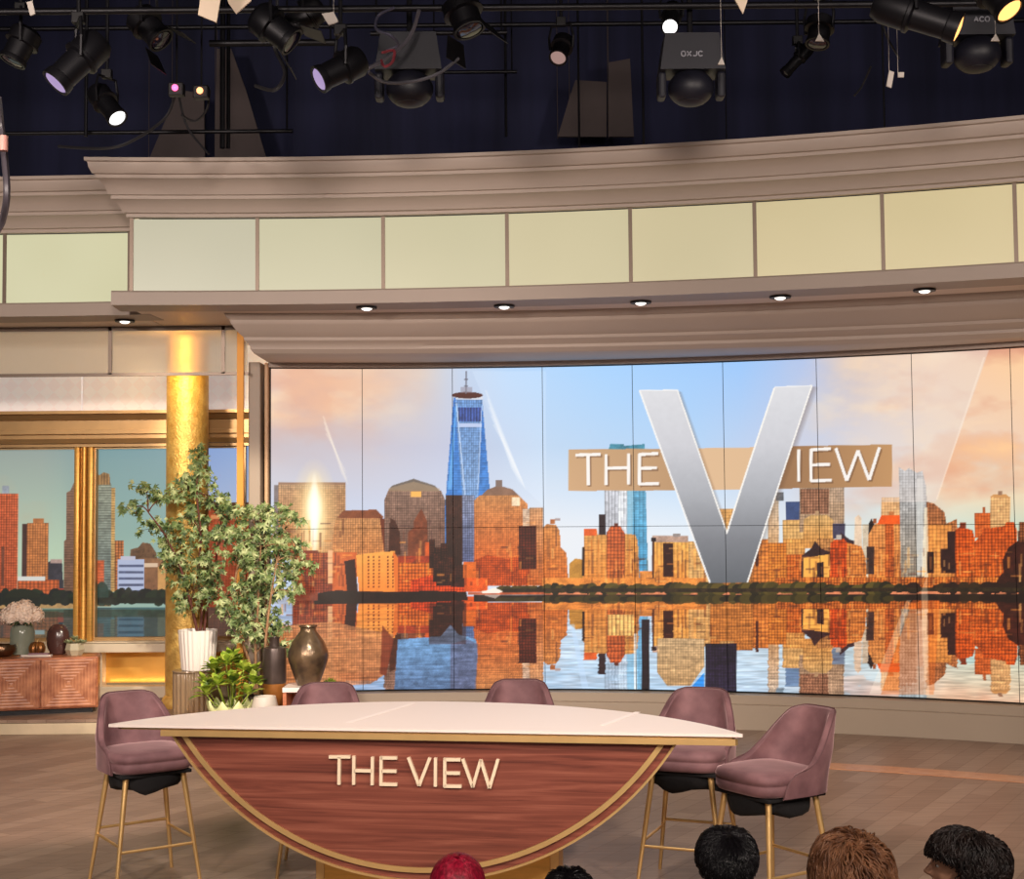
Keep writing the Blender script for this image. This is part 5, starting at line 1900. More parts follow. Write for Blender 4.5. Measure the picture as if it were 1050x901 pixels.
def make_stool():
    root = empty('bar_stool', (0, 0, 0))
    # seat pad, front towards -y
    b = MB()
    rings = [(.80, .655), (.95, .660), (.99, .675), (.995, .712), (.965, .717), (1.0, .722), (1.0, .742), (.97, .760), (.85, .770), (.5, .775), (.05, .776)]
    n = 40
    vs = []
    for f_, z in rings:
        for k_ in range(n):
            a = 2 * pi * k_ / n
            p_ = sq(a, .235 * f_, .225 * f_, .52)
            p_.z = z - (.012 if p_.y < -.1 else 0) * abs(p_.y)
            p_.y -= .01
            vs.append(p_)
    fs = [(j * n + k_, j * n + (k_ + 1) % n, (j + 1) * n + (k_ + 1) % n, (j + 1) * n + k_) for j in range(len(rings) - 1) for k_ in range(n)]
    fs += [tuple(range(n))[::-1], tuple((len(rings) - 1) * n + k_ for k_ in range(n))]
    b.add(vs, fs)
    b.build('seat', M_VELVET, root, smooth='full')
    # backrest shell
    A = radians(108)
    nu, nv = 56, 16
    zb_ = .652

    def ztop(t):
        t = abs(t)
        s_ = smooth01((t - .31) / .58)
        return 1.046 - .26 * s_ - .012 * smooth01((t - .15) / .2) - .125 * max(0, (t - .80) / .2) ** 2.2

    def pos(t, v_, rr_):
        z0 = zb_ + .0
        z1 = ztop(t)
        z = z0 + (z1 - z0) * v_
        p_ = sq(t * A, .250 - rr_, .258 - rr_, .60)
        hgt = (z - .66)
        back = max(0, cos(t * A * .9))
        p_.y += .34 * hgt * back * (0.35 + .65 * min(1, hgt / .2))
        # narrower at the top
        p_.x *= 1 - .75 * max(0, z - .82)
        # thin rounded rim
        p_.z = z
        return p_

    vs = []
    for i in range(nu + 1):
        t = -1 + 2 * i / nu
        edge = .55 * smooth01((abs(t) - .85) / .15)
        th_ = .040 * (1 - edge)
        ring = []
        for j in range(nv + 1):
            ring.append(pos(t, j / nv, 0.0))
        for j in range(nv, -1, -1):
            f_ = th_ * (1 if j < nv else .8)
            ring.append(pos(t, j / nv, f_) - Vector((0, 0, .004 if j == nv else 0)))
        vs += ring
    kk_ = 2 * (nv + 1)
    fs = []
    for i in range(nu):
        for j in range(kk_):
            j2 = (j + 1) % kk_
            fs.append((i * kk_ + j, i * kk_ + j2, (i + 1) * kk_ + j2, (i + 1) * kk_ + j))
    fs += [tuple(range(kk_))[::-1], tuple(nu * kk_ + j for j in range(kk_))]
    o = MB().add(vs, fs).build('backrest', M_VELVET, root, smooth='full')
    md = o.modifiers.new('round_edges', 'BEVEL')
    md.width = .010
    md.segments = 3
    md.limit_method = 'ANGLE'
    # piping along the rim
    pip = [pos(-1 + 2 * i / 60, 1.0, .004) + Vector((0, 0, .003)) for i in range(61)]
    MB().tube(pip, .0035, 6).build('piping', mat('dark_piping', S(98, 66, 68), .7), root, smooth='full') if make_stool.first else None
    # underside board and cloth bag
    b = MB()
    b.rbox(-.205, .205, -.20, .20, .632, .652, .006)
    b.build('underframe', M_UNDER, root)
    b = MB()
    vs = []
    n = 28
    prof = [(1.0, .632), (1.03, .615), (1.02, .585), (.98, .560), (.80, .548), (.4, .545), (.02, .545)]
    for f_, z in prof:
        for k_ in range(n):
            a = 2 * pi * k_ / n
            p_ = sq(a, .19 * f_, .185 * f_, .7)
            p_.z = z + (.016 * sin(3 * a + 1) + .008 * sin(7 * a) if z < .60 else 0)
            p_.y -= .01
            vs.append(p_)
    fs = [(j * n + k_, j * n + (k_ + 1) % n, (j + 1) * n + (k_ + 1) % n, (j + 1) * n + k_) for j in range(len(prof) - 1) for k_ in range(n)] + [tuple(range(n))[::-1], tuple((len(prof) - 1) * n + k_ for k_ in range(n))]
    b.add(vs, fs).build('cloth_bag', M_UNDER, root, smooth='full')
    L = {}
    for sx in (-1, 1):
        for sy in (-1, 1):
            t_ = Vector((sx * .165, sy * .16, .634))
            f_ = Vector((sx * .245, sy * .235, 0.0))
            L[(sx, sy)] = (t_, f_)
            MB().tube([t_, t_ * .5 + f_ * .5, f_], [.0165, .0135, .0095], 14).build('leg', M_BRASS, root, smooth=True)

    def on(sx, sy, z):
        t_, f_ = L[(sx, sy)]
        return f_ + (t_ - f_) * (z / .634)
    for a_, c_, z in (((-1, -1), (1, -1), .235), ((-1, 1), (1, 1), .300), ((-1, -1), (-1, 1), .265), ((1, -1), (1, 1), .265)):
        MB().tube([on(*a_, z), on(*c_, z)], .0085, 10).build('footrest_bar', M_BRASS, root, smooth=True)
    root.scale = (1.0, 1.0, 1.0)
    return root


make_stool.first = True


def copy_tree(o, parent=None):
    c = o.copy()
    COL.objects.link(c)
    c.parent = parent
    for ch in list(o.children):
        copy_tree(ch, c)
    return c


stool0 = make_stool()
SP = [(xat(149, 785, 7.95), 7.95, 34, 'mauve velvet bar stool at the left tip of the desk, whole chair seen'),
      (xat(335, 699, 8.4), 8.22, 3, 'mauve velvet stool behind the desk near the bronze vase, only its top showing'),
      (xat(530, 696, 8.4), 8.30, -3, 'mauve velvet stool behind the middle of the desk, only its top showing'),
      (xat(706, 775, 7.84), 7.84, -22, 'mauve velvet bar stool tucked behind the right end of the desk'),
      (xat(789, 800, 7.18), 7.18, -58, 'rosy velvet bar stool standing free at the right, turned towards the desk')]
for i, (x, y, a, lab) in enumerate(SP):
    s_ = stool0 if i == 0 else copy_tree(stool0)
    s_.location = (x, y, 0)
    s_.rotation_euler = (0, 0, radians(a))
    tag(s_, lab, 'bar stool', 'velvet stools around the desk')
# ================================================================== LIGHTING GRID ABOVE THE SET
M_CABLE = mat('cable_rubber', S(30, 28, 32), .6)
M_TAG = mat('paper_tag', S(200, 190, 182), .8)
M_LENS_OFF = mat('lens_dark', S(40, 34, 50), .08, .2)
GRP = 'stage lights hanging above the set'


def aim(v):
    return Vector(v).to_track_quat('Z', 'Y').to_matrix().to_4x4()


def stage_light(tail, lens, Y, r, label, lens_mat, dY=-.05, doors=False):
    """barrel spotlight between two pixels; Y depth of its middle"""
    a = at(tail[0], tail[1], Y - dY)
    c = at(lens[0], lens[1], Y + dY)
    mid = (a + c) / 2
    L = (c - a).length
    root = empty('stage_light', mid)
    tag(root, label, 'stage light', GRP)
    M = aim(c - a)
    h = L / 2
    MB().lathe([(r * .35, -h), (r * .75, -h + .01), (r * .95, -h * .75), (r * .95, -h * .2), (r * 1.02, -h * .18), (r * 1.02, -h * .1), (r * .78, -h * .05), (r * .74, h * .7), (r * .80, h * .72), (r * .84, h - .02), (r * .84, h - .004), (r * .7, h - .004), (r * .7, h - .02), (0, h - .02)], 28, M=M).build('barrel', M_GRID, root, smooth=True)
    MB().lathe([(0, h - .019), (r * .69, h - .019), (r * .62, h - .006), (r * .3, h + .002), (0, h + .004)], 24, M=M).build('lens', lens_mat, root, smooth=True)
    side = (c - a).normalized().cross(Vector((0, 0, 1)))
    if side.length < .05:
        side = Vector((1, 0, 0))
    side.normalize()
    up = Vector((0, 0, r * 2.1))
    yk = [side * r * 1.05, side * r * 1.15 + up * .5, side * r * .9 + up, -side * r * .9 + up, -side * r * 1.15 + up * .5, -side * r * 1.05]
    MB().tube(yk, .012, 6).build('yoke', M_GRID, root)
    zt = 6.9 - mid.z
    MB().tube([up, Vector((0, 0, max(r * 2.6, zt)))], .014, 8).build('hanger', M_GRID, root)
    MB().rbox(-.04, .04, -.03, .03, r * 2.05, r * 2.05 + .07, .006).build('clamp', M_DARKMETAL, root)
    if doors:
        for s_ in (-1, 1):
            b = MB()
            q = [Vector((-r * .8, s_ * r * .86, h)), Vector((r * .8, s_ * r * .86, h)), Vector((r * 1.0, s_ * r * 1.25, h + r * 1.1)), Vector((-r * 1.0, s_ * r * 1.25, h + r * 1.1))]
            b.prism([M @ p for p in q], (0, 0, 0), (M.to_3x3() @ Vector((0, s_ * .006, 0))))
            b.build('barn_door', M_GRID, root)
    return root


LW = emis('lamp_lit_white', (1, .97, .95, 1), 2.2)
LO = emis('lamp_lit_orange', (1.0, .42, .12, 1), 2.4)
LPK = emis('lens_violet_glint', (.75, .55, 1.0, 1), .55)  # emission painted as a violet glint; these lenses are not lit
LDIM = emis('lamp_dim_rose', (1.0, .62, .55, 1), .35)
stage_light((104, 40), (56, 86), 8.6, .12, 'long silver-grey stage light tilted down left, upper left of the photo', LPK, -.06)
stage_light((98, 92), (121, 122), 10.5, .10, 'dark stage light with a lit white lens above the left crown end', LW, -.06)
stage_light((372, 60), (326, 82), 8.8, .11, 'dark stage light with a pinkish lens left of the looping cables', LPK, -.06)
stage_light((896, 2), (984, 30), 8.4, .12, 'long barrel stage light with glowing orange lens, top right', LO, -.07)
stage_light((1006, -22), (1036, 12), 8.6, .12, 'stage light with orange lens at the top right photo corner', LO, -.07)
stage_light((690, 8), (687, 28), 10.4, .08, 'round stage light with a white lit face, top centre right', LW, -.35)
stage_light((579, 40), (572, 60), 10.8, .09, 'small stage light with a dim rosy lamp, top centre', LDIM, -.08)
stage_light((262, 14), (300, 44), 9.4, .13, 'dark stage light tilted down right, near the pale bounce cards', M_LENS_OFF, .0, True)
stage_light((330, 4), (296, 30), 9.9, .12, 'dark stage light pointing down left above the looping cables', M_LENS_OFF, .0)
stage_light((470, 0), (482, 32), 9.3, .14, 'large dark stage light with open barn doors, top centre left', M_LENS_OFF, -.02, True)
stage_light((140, 14), (166, 42), 10.2, .13, 'dark stage light tilted down right, left of the pale bounce cards', M_LENS_OFF, -.02, True)
stage_light((30, 30), (12, 64), 9.8, .12, 'dark stage light at the far left pointing down left', M_LENS_OFF, -.02)
stage_light((842, 18), (838, 46), 10.2, .11, 'dark stage light right of the pale triangular card', M_LENS_OFF, -.025)
stage_light((832, 46), (804, 76), 11.0, .06, 'slim dark stage light tilted down left, top right half', M_LENS_OFF, .0)


M_PRINT = mat('pale_print', S(150, 150, 160), .6)
def glyph(b, x0, z0, w_, h_, segs):
    for (ax0, az0, ax1_, az1) in segs:
        a, c = Vector((x0 + ax0 * w_, 0, z0 + az0 * h_)), Vector((x0 + ax1_ * w_, 0, z0 + az1 * h_))
        d = (c - a).normalized()
        n_ = Vector((-d.z, 0, d.x)) * .004
        b.prism([a + n_, c + n_, c - n_, a - n_], (0, 0, 0), (0, .006, 0))


O_ = [(0, .2, 0, .8), (0, .8, .3, 1), (.3, 1, .7, 1), (.7, 1, 1, .8), (1, .8, 1, .2), (1, .2, .7, 0), (.7, 0, .3, 0), (.3, 0, 0, .2)]
C_ = [(1, .85, .7, 1), (.7, 1, .3, 1), (.3, 1, 0, .7), (0, .7, 0, .3), (0, .3, .3, 0), (.3, 0, .7, 0), (.7, 0, 1, .15)]
X__ = [(0, 0, 1, 1), (0, 1, 1, 0)]
J_ = [(1, 1, 1, .2), (1, .2, .6, 0), (.6, 0, .1, .1)]


def moving_head(px, py, Y, s_, label, letters=None):
    p = at(px, py, Y)
    root = empty('moving_light', p)
    tag(root, label, 'moving light', 'moving lights above the set')
    MB().prism([(-.19 * s_, -.13 * s_, .20 * s_), (.19 * s_, -.13 * s_, .20 * s_), (.23 * s_, -.13 * s_, -.06 * s_), (-.23 * s_, -.13 * s_, -.06 * s_)], (0, 0, 0), (0, .26 * s_, 0)).build('base', M_MH, root)
    for sx in (-1, 1):
        MB().rbox(sx * .21 * s_ - .03 * s_, sx * .21 * s_ + .03 * s_, -.07 * s_, .07 * s_, -.24 * s_, -.055 * s_, .02 * s_).build('arm', M_MH, root)
    MB().ball((0, 0, -.16 * s_), (.165 * s_, .16 * s_, .13 * s_), 24, 14).build('head', M_MH, root, smooth=True)
    MB().lathe([(.07 * s_, 0), (.10 * s_, 0), (.10 * s_, .03), (.07 * s_, .03)], 24, M=Matrix.Translation((0, 0, -.265 * s_))).build('lens_ring', M_GRID, root, smooth=True)
    MB().tube([(0, 0, .19 * s_), (0, 0, max(.3, 6.9 - p.z))], .02, 8).build('hanger', M_GRID, root)
    if letters:
        b = MB()
        w0 = .04 * len(letters)
        for i, g_ in enumerate(letters):
            glyph(b, -w0 / 2 + i * .04, .03, .028, .034, g_)
        o = b.build('lettering', M_PRINT, root)
        o.location = (0, -.13 * s_ - .0065, 0)
    return root


M_MH = mat('moving_light_shell', S(24, 24, 36), .5)
A_ = [(0, 0, .5, 1), (.5, 1, 1, 0), (.25, .4, .75, .4)]
moving_head(708, 68, 9.6, 1.0, 'boxy dark moving light with pale lettering under the white lit lamp', (O_, X__, J_, C_))
moving_head(420, 68, 9.8, 1.05, 'boxy dark moving light behind the looping cables')
moving_head(1001, 33, 9.9, 1.05, 'round-headed dark moving light behind the orange lamp, top right', (A_, C_, O_))

# pipes
for (y_, px_, Y_, r_p, lab) in [(136, 100, 12.0, .018, 'long grey pipe low above the left crown'), (44, 280, 11.2, .028, 'thick grey pipe behind the bounce cards'), (34, 430, 11.8, .02, 'thin grey pipe behind the looping cables'),
                           (6, 700, 9.5, .024, 'grey pipe that crosses the top of the photo near its edge'), (25, 560, 13.0, .022, 'far grey pipe across the top centre'), (74, 470, 13.4, .018, 'far low grey pipe across the centre')]:
    p = at(px_, y_, Y_)
    x0, x1 = {136: (xat(-40, 136, Y_), xat(300, 136, Y_)), 44: (xat(215, 44, Y_), xat(345, 44, Y_)), 34: (xat(380, 34, Y_), xat(520, 34, Y_)), 6: (-9, 9), 25: (-9, 9), 74: (xat(440, 74, Y_), xat(530, 74, Y_))}[y_]
    root = MB().tube([(x0, Y_, p.z), (x1, Y_, p.z)], r_p, 10)
    for q_ in ((x0 + .05), (x1 - .05)):
        root.tube([(q_, Y_, p.z), (q_, Y_, 9.45)], .009, 6)
    root = root.build('grid_pipe', M_GRID, smooth=True)
    tag(root, lab, 'pipe', 'horizontal pipes of the lighting grid')
for (px_, y0_, y1_, Y_, r_p, lab) in [(88, 84, 140, 11.9, .016, 'short upright pipe over the left end of the low pipe'), (228, 22, 152, 15.2, .03, 'dark upright pipe in front of the left grey drape'), (234, 50, 152, 15.4, .022, 'second dark upright pipe in front of the left grey drape'),
                                 (519, 60, 140, 13.6, .014, 'thin pale upright pipe over the centre of the crown'), (594, 78, 152, 14.4, .012, 'thin upright pipe in front of the centre grey drape'), (660, 128, 148, 12.8, .012, 'stub pipe rising from the crown left of the moving light'),
                                 (745, 40, 146, 13.2, .006, 'thin wire hanging right of the moving light'), (907, 60, 132, 12.6, .010, 'thin upright wire below the big orange lamp')]:
    p0_, p1_ = at(px_, y1_, Y_), at(px_, y0_, Y_)
    o = MB().tube([(p0_.x, Y_, p0_.z), (p0_.x, Y_, 9.4)], r_p, 8).build('upright_pipe', M_GRID, smooth=True)
    tag(o, lab, 'pipe', 'upright pipes and wires behind the crown')


def cable(pts, Y, r, label, m=M_CABLE, name='cable'):
    P3 = [at(x, y, Y + .1 * sin(i * 1.7)) for i, (x, y) in enumerate(pts)]
    sm = []
    for i in range(len(P3) - 1):
        a = P3[max(0, i - 1)]
        c = P3[min(len(P3) - 1, i + 2)]
        sm += bez(P3[i], P3[i] + (P3[i + 1] - a) / 6, P3[i + 1] - (c - P3[i]) / 6, P3[i + 1], 6)[:-1]
    sm.append(P3[-1])
    o = MB().tube(sm, r, 6).build(name, m, smooth=True)
    tag(o, label, 'cable', 'cables looping through the grid')
    return o


cable([(430, 10), (420, 38), (396, 60), (372, 72), (350, 78), (345, 60)], 9.2, .014, 'pale grey cable running down left past the small red loop', mat('grey_cable', S(84, 80, 88), .5))
cable([(392, 54), (404, 52), (402, 64), (394, 68), (391, 62)], 9.1, .010, 'small red looped cable', mat('red_cable', S(150, 60, 70), .5))
cable([(404, 8), (388, 16), (386, 30), (400, 36), (408, 46), (396, 52)], 9.25, .010, 'grey cable curling over the small red loop', mat('grey_cable2', S(76, 74, 92), .5))
cable([(378, 74), (394, 84), (420, 84), (448, 76), (470, 60)], 9.3, .012, 'grey cable sagging under the small red loop', mat('grey_cable3', S(90, 88, 96), .5))
cable([(180, 96), (170, 120), (140, 142), (110, 152), (60, 150)], 10.6, .012, 'dark cable sagging over the left crown end')
cable([(182, 92), (192, 130), (214, 158)], 10.8, .010, 'dark cable in front of the left grey drape, falling right')
cable([(186, 118), (200, 124), (212, 112), (215, 92)], 10.7, .009, 'dark cable curl in front of the left grey drape')
cable([(925, -560), (905, -60), (903, 8), (908, 34), (922, 60)], 9.0, .007, 'thin dark cable down to the square paper tag')
cable([(893, 68), (884, 88), (876, 98)], 10.2, .008, 'short dark cable with a pale tip left of the paper tags')
cable([(278, 28), (282, 50), (292, 74), (282, 92), (262, 88)], 9.6, .014, 'thick dark hose hanging right of the bounce cards')
cable([(-2, 100), (1, 130), (5, 165), (7, 200), (2, 228), (-6, 240)], 6.4, .016, 'dark hose hanging down the left photo edge', mat('hose', S(66, 60, 66), .4), 'hose')
p = at(3.5, 147, 6.3)
o = MB().tube([p + Vector((0, 0, -.035)), p + Vector((0, 0, .035))], .021, 12).build('tape_band', mat('pink_tape', S(196, 140, 130), .6), smooth=True)
tag(o, 'pink tape wound round the hose at the left photo edge', 'tape')


def card(pts, Y, name, label, m, cat, grp=None, th=.012):
    P3 = [at(x, y, Y) for x, y in pts]
    b = MB().prism(P3, (0, 0, 0), (0, th, 0))
    for q_ in (P3[:2] if th > .03 else [max(P3, key=lambda v_: v_.z)]):
        b.tube([q_ + Vector((0, th / 2, -.02)), Vector((q_.x, q_.y + th / 2, 9.45))], .004 if th > .03 else .002, 4)
    o = b.build(name, m)
    tag(o, label, cat, grp)
    return o


M_CARD = mat('bounce_card', S(236, 214, 190), .8)
card([(207, -14), (228, -14), (222, 23), (203, 15)], 8.0, 'bounce_card', 'pale card flap hanging at the top left, the larger one', M_CARD, 'card', 'pale cards at the top')
card([(230, -14), (264, -14), (257, 1), (242, 14), (234, 3)], 8.2, 'bounce_card', 'pale pointed card with pin holes, right beside the larger flap', M_CARD, 'card', 'pale cards at the top')
card([(748, -10), (770, -10), (762, 14)], 8.2, 'bounce_card', 'pale pointed card at the top right of centre', M_CARD, 'card', 'pale cards at the top')
card([(330, 14), (342, 12), (347, 22), (337, 26)], 9.0, 'paper_tag', 'small pale tag on the dark light left of the looping cables', M_TAG, 'tag', 'paper tags in the grid')
card([(912, 72), (917, 74), (914, 90), (909, 88)], 8.9, 'paper_tag', 'long white paper tag hanging above the right crown', M_TAG, 'tag', 'paper tags in the grid')
card([(921, 74), (927, 74), (927, 79), (921, 79)], 8.9, 'paper_tag', 'small square white tag right of the long one', M_TAG, 'tag', 'paper tags in the grid')
card([(27, 2), (33, 1), (36, 14), (31, 16)], 9.0, 'paper_tag', 'pinkish tag near the top left photo corner', M_TAG, 'tag', 'paper tags in the grid')
card([(736, 66), (740, 58), (743, 66)], 9.1, 'paper_tag', 'small pale triangular tag right of the lettered moving light', M_TAG, 'tag', 'paper tags in the grid')
card([(836, 42), (840, 34), (845, 42)], 9.1, 'paper_tag', 'small pale triangular tag on the dark light right of the pointed card', M_TAG, 'tag', 'paper tags in the grid')
card([(1016, 42), (1021, 34), (1025, 42)], 9.1, 'paper_tag', 'small pale triangular tag beside the round-headed moving light', M_TAG, 'tag', 'paper tags in the grid')
for (x, y, c, lab) in [(179.5, 90, (1, .12, .3, 1), 'pink-red indicator lamp in the dark above the left crown'), (205, 93, (1, .35, .15, 1), 'orange indicator lamp in the dark above the left crown')]:
    p = at(x, y, 10.4)
    root = empty('indicator_lamp', p)
    tag(root, lab, 'indicator lamp', 'small coloured lamps')
    MB().rbox(-.06, .06, .01, .09, -.05, .05, .01).build('housing', M_DARKMETAL, root)
    MB().ball((0, -.005, 0), (.026, .02, .026), 14, 8).build('bulb', emis('indicator_glow', c, 3.0), root, smooth=True)
    MB().tube([(0, .05, .05), (0, .05, 6.9 - p.z)], .008, 6).build('hanger', M_GRID, root)

M_DRAPE = mat('grey_drape', S(84, 74, 74), .9, var=.08, vscale=2)
for pts, Y, lab in [([(152, 165), (176, 108), (184, 92), (209, 96), (210, 165)], 16.8, 'left slanting grey panel in the dark above the crown'),
                    ([(220, 165), (222, 50), (237, 50), (252, 92), (274, 165)], 17.0, 'right slanting grey panel in the dark above the crown'),
                    ([(572, 140), (584, 100), (590, 82), (622, 84), (622, 140)], 17.0, 'left half of the centre grey panels in the dark'),
                    ([(624, 140), (624, 64), (646, 60), (650, 140)], 17.0, 'right half of the centre grey panels in the dark')]:
    card(pts, Y, 'hanging_panel', lab, M_DRAPE, 'panel', 'grey panels behind the grid', .04)
# ================================================================== AUDIENCE
M_SKIN1 = mat('skin_light', S(206, 152, 124), .5)
M_SKIN2 = mat('skin_olive', S(214, 158, 128), .5)


def capsule(b, p, q, r0, r1, n=6):
    p, q = Vector(p), Vector(q)
    for i in range(n + 1):
        t = i / n
        r = r0 + (r1 - r0) * t
        b.ball(p + (q - p) * t, r, 12, 8)


def body_mesh(b, grow=0.0, legs=True, arms=True, head=True, hands=True):
    g = grow
    if legs:
        for s in (-1, 1):
            capsule(b, (s * .09, 0, .53), (s * .11, .42, .53), .088 + g, .062 + g, 8)
            capsule(b, (s * .11, .42, .53), (s * .11, .43, .09), .058 + g, .040 + g, 8)
            if not grow:
                capsule(b, (s * .11, .41, .05), (s * .12, .58, .035), .042, .030, 5)
    b.ball((0, 0, .56), (.17 + g, .12 + g, .12 + g), 16, 10)
    b.ball((0, 0, .72), (.145 + g, .10 + g, .16 + g), 16, 10)
    b.ball((0, .005, .88), (.165 + g, .105 + g, .13 + g), 16, 10)
    for s in (-1, 1):
        capsule(b, (s * .04, 0, .985), (s * .175, 0, .95), .05 + g, .056 + g, 5)
    if arms:
        for s in (-1, 1):
            capsule(b, (s * .185, 0, .95), (s * .235, .06, .71), .050 + g, .040 + g, 7)
            capsule(b, (s * .235, .06, .71), (s * .13, .28, .635), .038 + g, .027 + g, 7)
            if hands:
                capsule(b, (s * .13, .28, .635), (s * .105, .34, .625), .026, .028, 3)
                for k in range(4):
                    x = s * (.125 - .017 * k)
                    L = (.062, .072, .068, .054)[k]
                    capsule(b, (x, .355, .630), (x - s * .004, .355 + L * .6, .626), .0085, .008, 3)
                    capsule(b, (x - s * .004, .355 + L * .6, .626), (x - s * .006, .355 + L, .608), .008, .0068, 3)
                capsule(b, (s * .085, .315, .63), (s * .062, .35, .618), .0095, .008, 3)
    if head:
        capsule(b, (0, -.005, .98), (0, .0, 1.09), .056, .052, 5)


def head_mesh(b):
    b.ball((0, .0, 1.18), (.074, .092, .102), 24, 16)          # skull
    b.ball((0, .030, 1.135), (.058, .066, .070), 20, 12)       # face
    b.ball((0, .062, 1.085), (.026, .022, .020), 14, 8)        # chin
    capsule(b, (-.045, .02, 1.10), (0, .060, 1.082), .022, .02, 4)
    capsule(b, (.045, .02, 1.10), (0, .060, 1.082), .022, .02, 4)
    capsule(b, (0, .092, 1.175), (0, .110, 1.142), .008, .0125, 5)   # nose
    for s in (-1, 1):
        b.ball((s * .011, .099, 1.138), (.008, .010, .008), 10, 6)
        b.ball((s * .072, -.002, 1.155), (.009, .020, .032), 12, 8)  # ears
        capsule(b, (s * .008, .090, 1.192), (s * .042, .076, 1.194), .010, .009, 4)   # brow
        b.ball((s * .036, .058, 1.140), (.022, .024, .020), 12, 8)   # cheek
    capsule(b, (-.018, .090, 1.112), (.018, .090, 1.112), .0065, .0065, 4)
    capsule(b, (-.015, .089, 1.104), (.015, .089, 1.104), .0065, .0065, 4)


def remesh(o, vox):
    md = o.modifiers.new('one_surface', 'REMESH')
    md.mode = 'VOXEL'
    md.voxel_size = vox
    md.use_smooth_shade = True
    sm = o.modifiers.new('soften', 'SMOOTH')
    sm.factor = .6
    sm.iterations = 4


GX = {'short': .080, 'curly_red': .084, 'curly_dark': .084, 'straight': .082}


def hair(root, style, hm, seed, n=2600):
    R = random.Random(seed)
    b = MB()
    C = Vector((0, -.008, 1.185))
    gx = GX[style]
    gy, gz = gx * 1.18, gx * 1.28
    # cap under the strands
    def allowed(d):
        # keep the face clear
        if style == 'short':
            return not (d.y > .35 and d.z < .45) and d.z > -.55 and not (abs(d.x) > .75 and d.z < -.15 and d.y > -.2)
        return not (d.y > (.20 if style == 'curly_dark' else .42) and d.z < .42) and d.z > -.85
    seg, rg = 40, 26
    vs, idx = [], {}
    fs = []
    for j in range(rg + 1):
        p_ = -pi / 2 + pi * j / rg
        for k in range(seg):
            a = 2 * pi * k / seg
            d = Vector((cos(p_) * cos(a), cos(p_) * sin(a), sin(p_)))
            wob = 1 + .03 * sin(7 * a + j)
            vs.append(C + Vector((d.x * gx, d.y * gy, d.z * gz)) * .94 * wob)
    for j in range(rg):
        for k in range(seg):
            p_ = -pi / 2 + pi * (j + .5) / rg
            a = 2 * pi * (k + .5) / seg
            d = Vector((cos(p_) * cos(a), cos(p_) * sin(a), sin(p_)))
            if allowed(d):
                k2 = (k + 1) % seg
                fs.append((j * seg + k, j * seg + k2, (j + 1) * seg + k2, (j + 1) * seg + k))
    b.add(vs, fs)
    crown = Vector((.01, -.35, .93)).normalized()
    cnt = 0
    while cnt < n:
        u = R.uniform(-.6, 1)
        a = R.uniform(0, 2 * pi)
        d = Vector((sqrt(1 - u * u) * cos(a), sqrt(1 - u * u) * sin(a), u))
        if not allowed(d):
            continue
        cnt += 1
        s0 = C + Vector((d.x * gx, d.y * gy, d.z * gz)) * .93
        away = (d - crown * d.dot(crown))
        if away.length < .05:
            away = Vector((R.gauss(0, 1), R.gauss(0, 1), 0))
        away.normalize()
        t = (away + Vector((R.gauss(0, .25), R.gauss(0, .25), -.5))).normalized()
        pts = []
        if style == 'short':
            L = R.uniform(.03, .05)
            lift = R.uniform(.05, .5) if d.z > .3 else .08
            for i in range(5):
                q = i / 4
                pts.append(s0 + t * L * q + d * (lift * L * q) + Vector((R.gauss(0, .0015), R.gauss(0, .0015), -.006 * q * q)))
            rad = [.0022, .0022, .0018, .0014, .0006]
        elif style == 'straight':
            L = R.uniform(.10, .16)
            for i in range(7):
                q = i / 6
                p_ = s0 + t * L * q
                dd = (p_ - C)
                e = sqrt((dd.x / gx) ** 2 + (dd.y / gy) ** 2 + (dd.z / gz) ** 2)
                if e > 0:
                    if p_.z > C.z - .02:
                        p_ = C + dd / e * (1.0 + .01 * R.random())
                    else:
                        p_.x = C.x + dd.x / max(e, .6) * .98
                pts.append(p_)
            rad = [.0022] * 6 + [.0008]
        else:
            L = R.uniform(.05, .085)
            rr_ = R.uniform(.004, .008)
            ph = R.uniform(0, 6.28)
            sd = t.cross(d).normalized()
            tw = R.uniform(2.0, 3.4) * pi
            for i in range(12):
                q = i / 11
                an = ph + tw * q
                pts.append(s0 + t * L * q + d * (.006 + .006 * sin(q * 3)) + (sd * cos(an) + d * sin(an)) * rr_ + Vector((0, 0, -.02 * q * q)))
            rad = [.0026] * 10 + [.002, .001]
        if style != 'straight':
            m0 = 1.0 + (R.uniform(0, .07) if style == 'short' else R.uniform(.02, .16))
            wr = []
            for i, p_ in enumerate(pts):
                q = i / (len(pts) - 1)
                dd = p_ - C
                e = sqrt((dd.x / gx) ** 2 + (dd.y / gy) ** 2 + (dd.z / gz) ** 2)
                lim = .95 + (m0 - .95) * min(1, q * 1.6)
                jit = (e - 1) * (.55 if style == 'short' else .65)
                wr.append(C + dd / e * (lim + max(-.05, min(.13, jit))))
            pts = wr
        b.tube(pts, rad, 4, cap=False)
    return b.build('hair', hm, root, smooth='full')


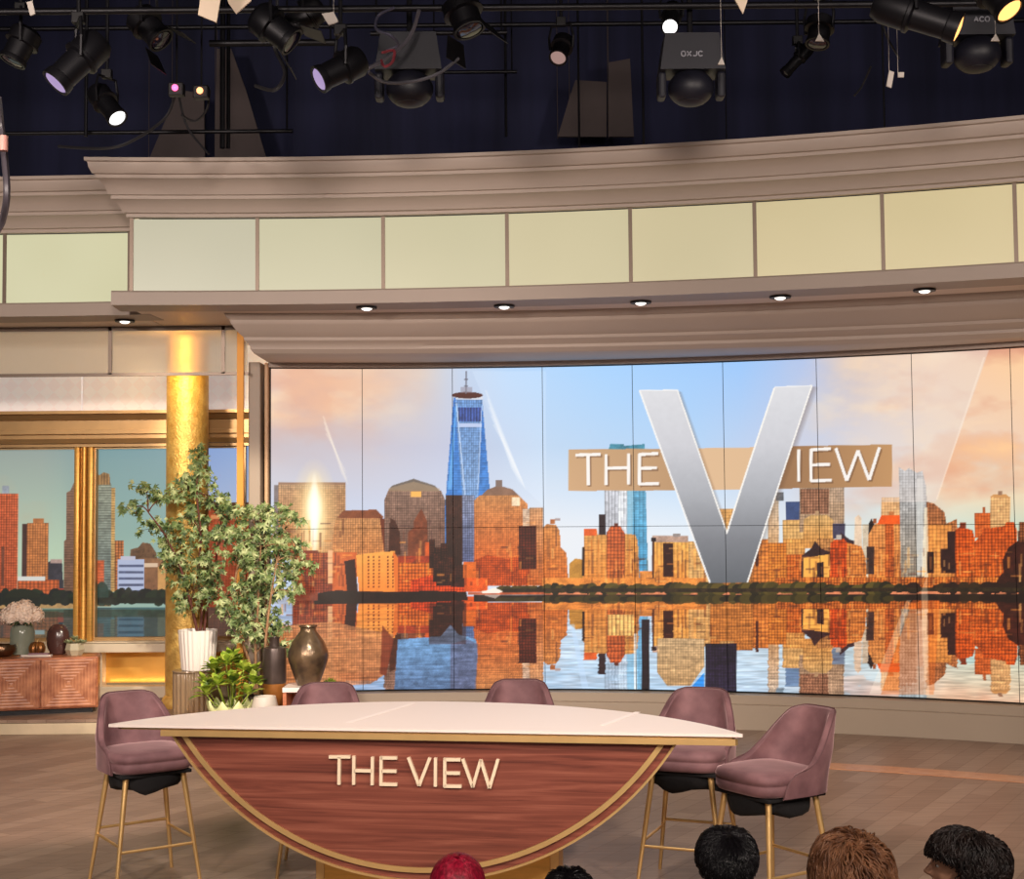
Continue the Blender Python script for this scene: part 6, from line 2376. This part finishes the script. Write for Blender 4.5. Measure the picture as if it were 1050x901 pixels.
def person(px, ptop, Y, rz, style, hm, skin, shirt, label, seed, n=2600, sc=1.0, tilt=0):
    top = at(px, ptop, Y)
    root = empty('person', (top.x, Y, 0), radians(rz))
    ext = {'short': .005, 'curly_red': .012, 'curly_dark': .012, 'straight': .002}[style]
    gz = GX[style] * 1.28
    k = top.z / (1.185 + gz + ext)
    root.scale = (sc, sc, k)
    tag(root, label, 'person', 'audience seen from behind')
    b = MB()
    body_mesh(b)
    head_mesh(b)
    o = b.build('body', skin, root)
    remesh(o, .0075)
    hair(root, style, hm, seed, n)
    b = MB()
    body_mesh(b, .012, legs=False, arms=True, head=False, hands=False)
    o = b.build('shirt', shirt, root)
    remesh(o, .012)
    b = MB()
    for s in (-1, 1):
        capsule(b, (s * .09, 0, .53), (s * .11, .42, .53), .100, .072, 8)
        capsule(b, (s * .11, .42, .53), (s * .11, .43, .10), .068, .055, 8)
    b.ball((0, 0, .55), (.182, .132, .125), 16, 10)
    o = b.build('trousers', mat('dark_trousers', S(40, 40, 50), .8), root)
    remesh(o, .012)
    for s in (-1, 1):
        MB().ball((s * .030, .073, 1.172), (.0115, .011, .0075), 14, 10).build('eye', mat('eye_white', S(226, 220, 214), .2), root, smooth=True)
        MB().ball((s * .030, .0822, 1.172), (.0052, .0028, .0052), 12, 8).build('iris', mat('iris_brown', S(40, 24, 16), .2), root, smooth=True)
        b = MB()
        capsule(b, (s * .014, .098, 1.199), (s * .046, .082, 1.200), .003, .002, 4)
        b.build('eyebrow', hm, root)
    return root


H_BLACK = mat('black_hair', S(24, 21, 25), .3, var=.3, vscale=20)
H_AUBURN = mat('auburn_hair', S(112, 68, 44), .40, col2=S(200, 142, 104), vscale=26)
H_DARK = mat('dark_curly_hair', S(24, 18, 18), .45, col2=S(46, 32, 28), vscale=26)
H_RED = mat('dyed_red_hair', S(150, 10, 42), .4, col2=S(232, 44, 84), vscale=30, stretch=(3, 3, .6))
person(744.5, 846, 4.3, -4, 'short', H_BLACK, M_SKIN1, mat('navy_shirt', S(34, 38, 60), .8), 'person with short black hair seen from behind, below the right end of the desk', 1, 5200, 1.04)
person(871.5, 849, 3.5, 6, 'curly_red', H_AUBURN, M_SKIN1, mat('green_shirt', S(70, 84, 60), .8), 'person with wavy auburn hair seen from behind, under the free-standing stool', 2, 3400, 1.0)
person(989, 847, 4.2, 72, 'curly_dark', H_DARK, M_SKIN2, mat('grey_shirt', S(90, 88, 92), .8), 'person with dark curly hair in profile facing left, at the lower right', 3, 3400, 1.02)
person(469, 874, 4.2, 0, 'straight', H_RED, M_SKIN1, mat('black_shirt', S(24, 24, 26), .8), 'person with bright crimson hair, just the crown of the head below the desk', 4, 4500, 1.0)
person(583, 887, 3.4, 3, 'short', H_BLACK, M_SKIN2, mat('brown_shirt', S(84, 60, 46), .8), 'person with dark hair, only the very top of the head at the bottom edge', 5, 4200, .78)
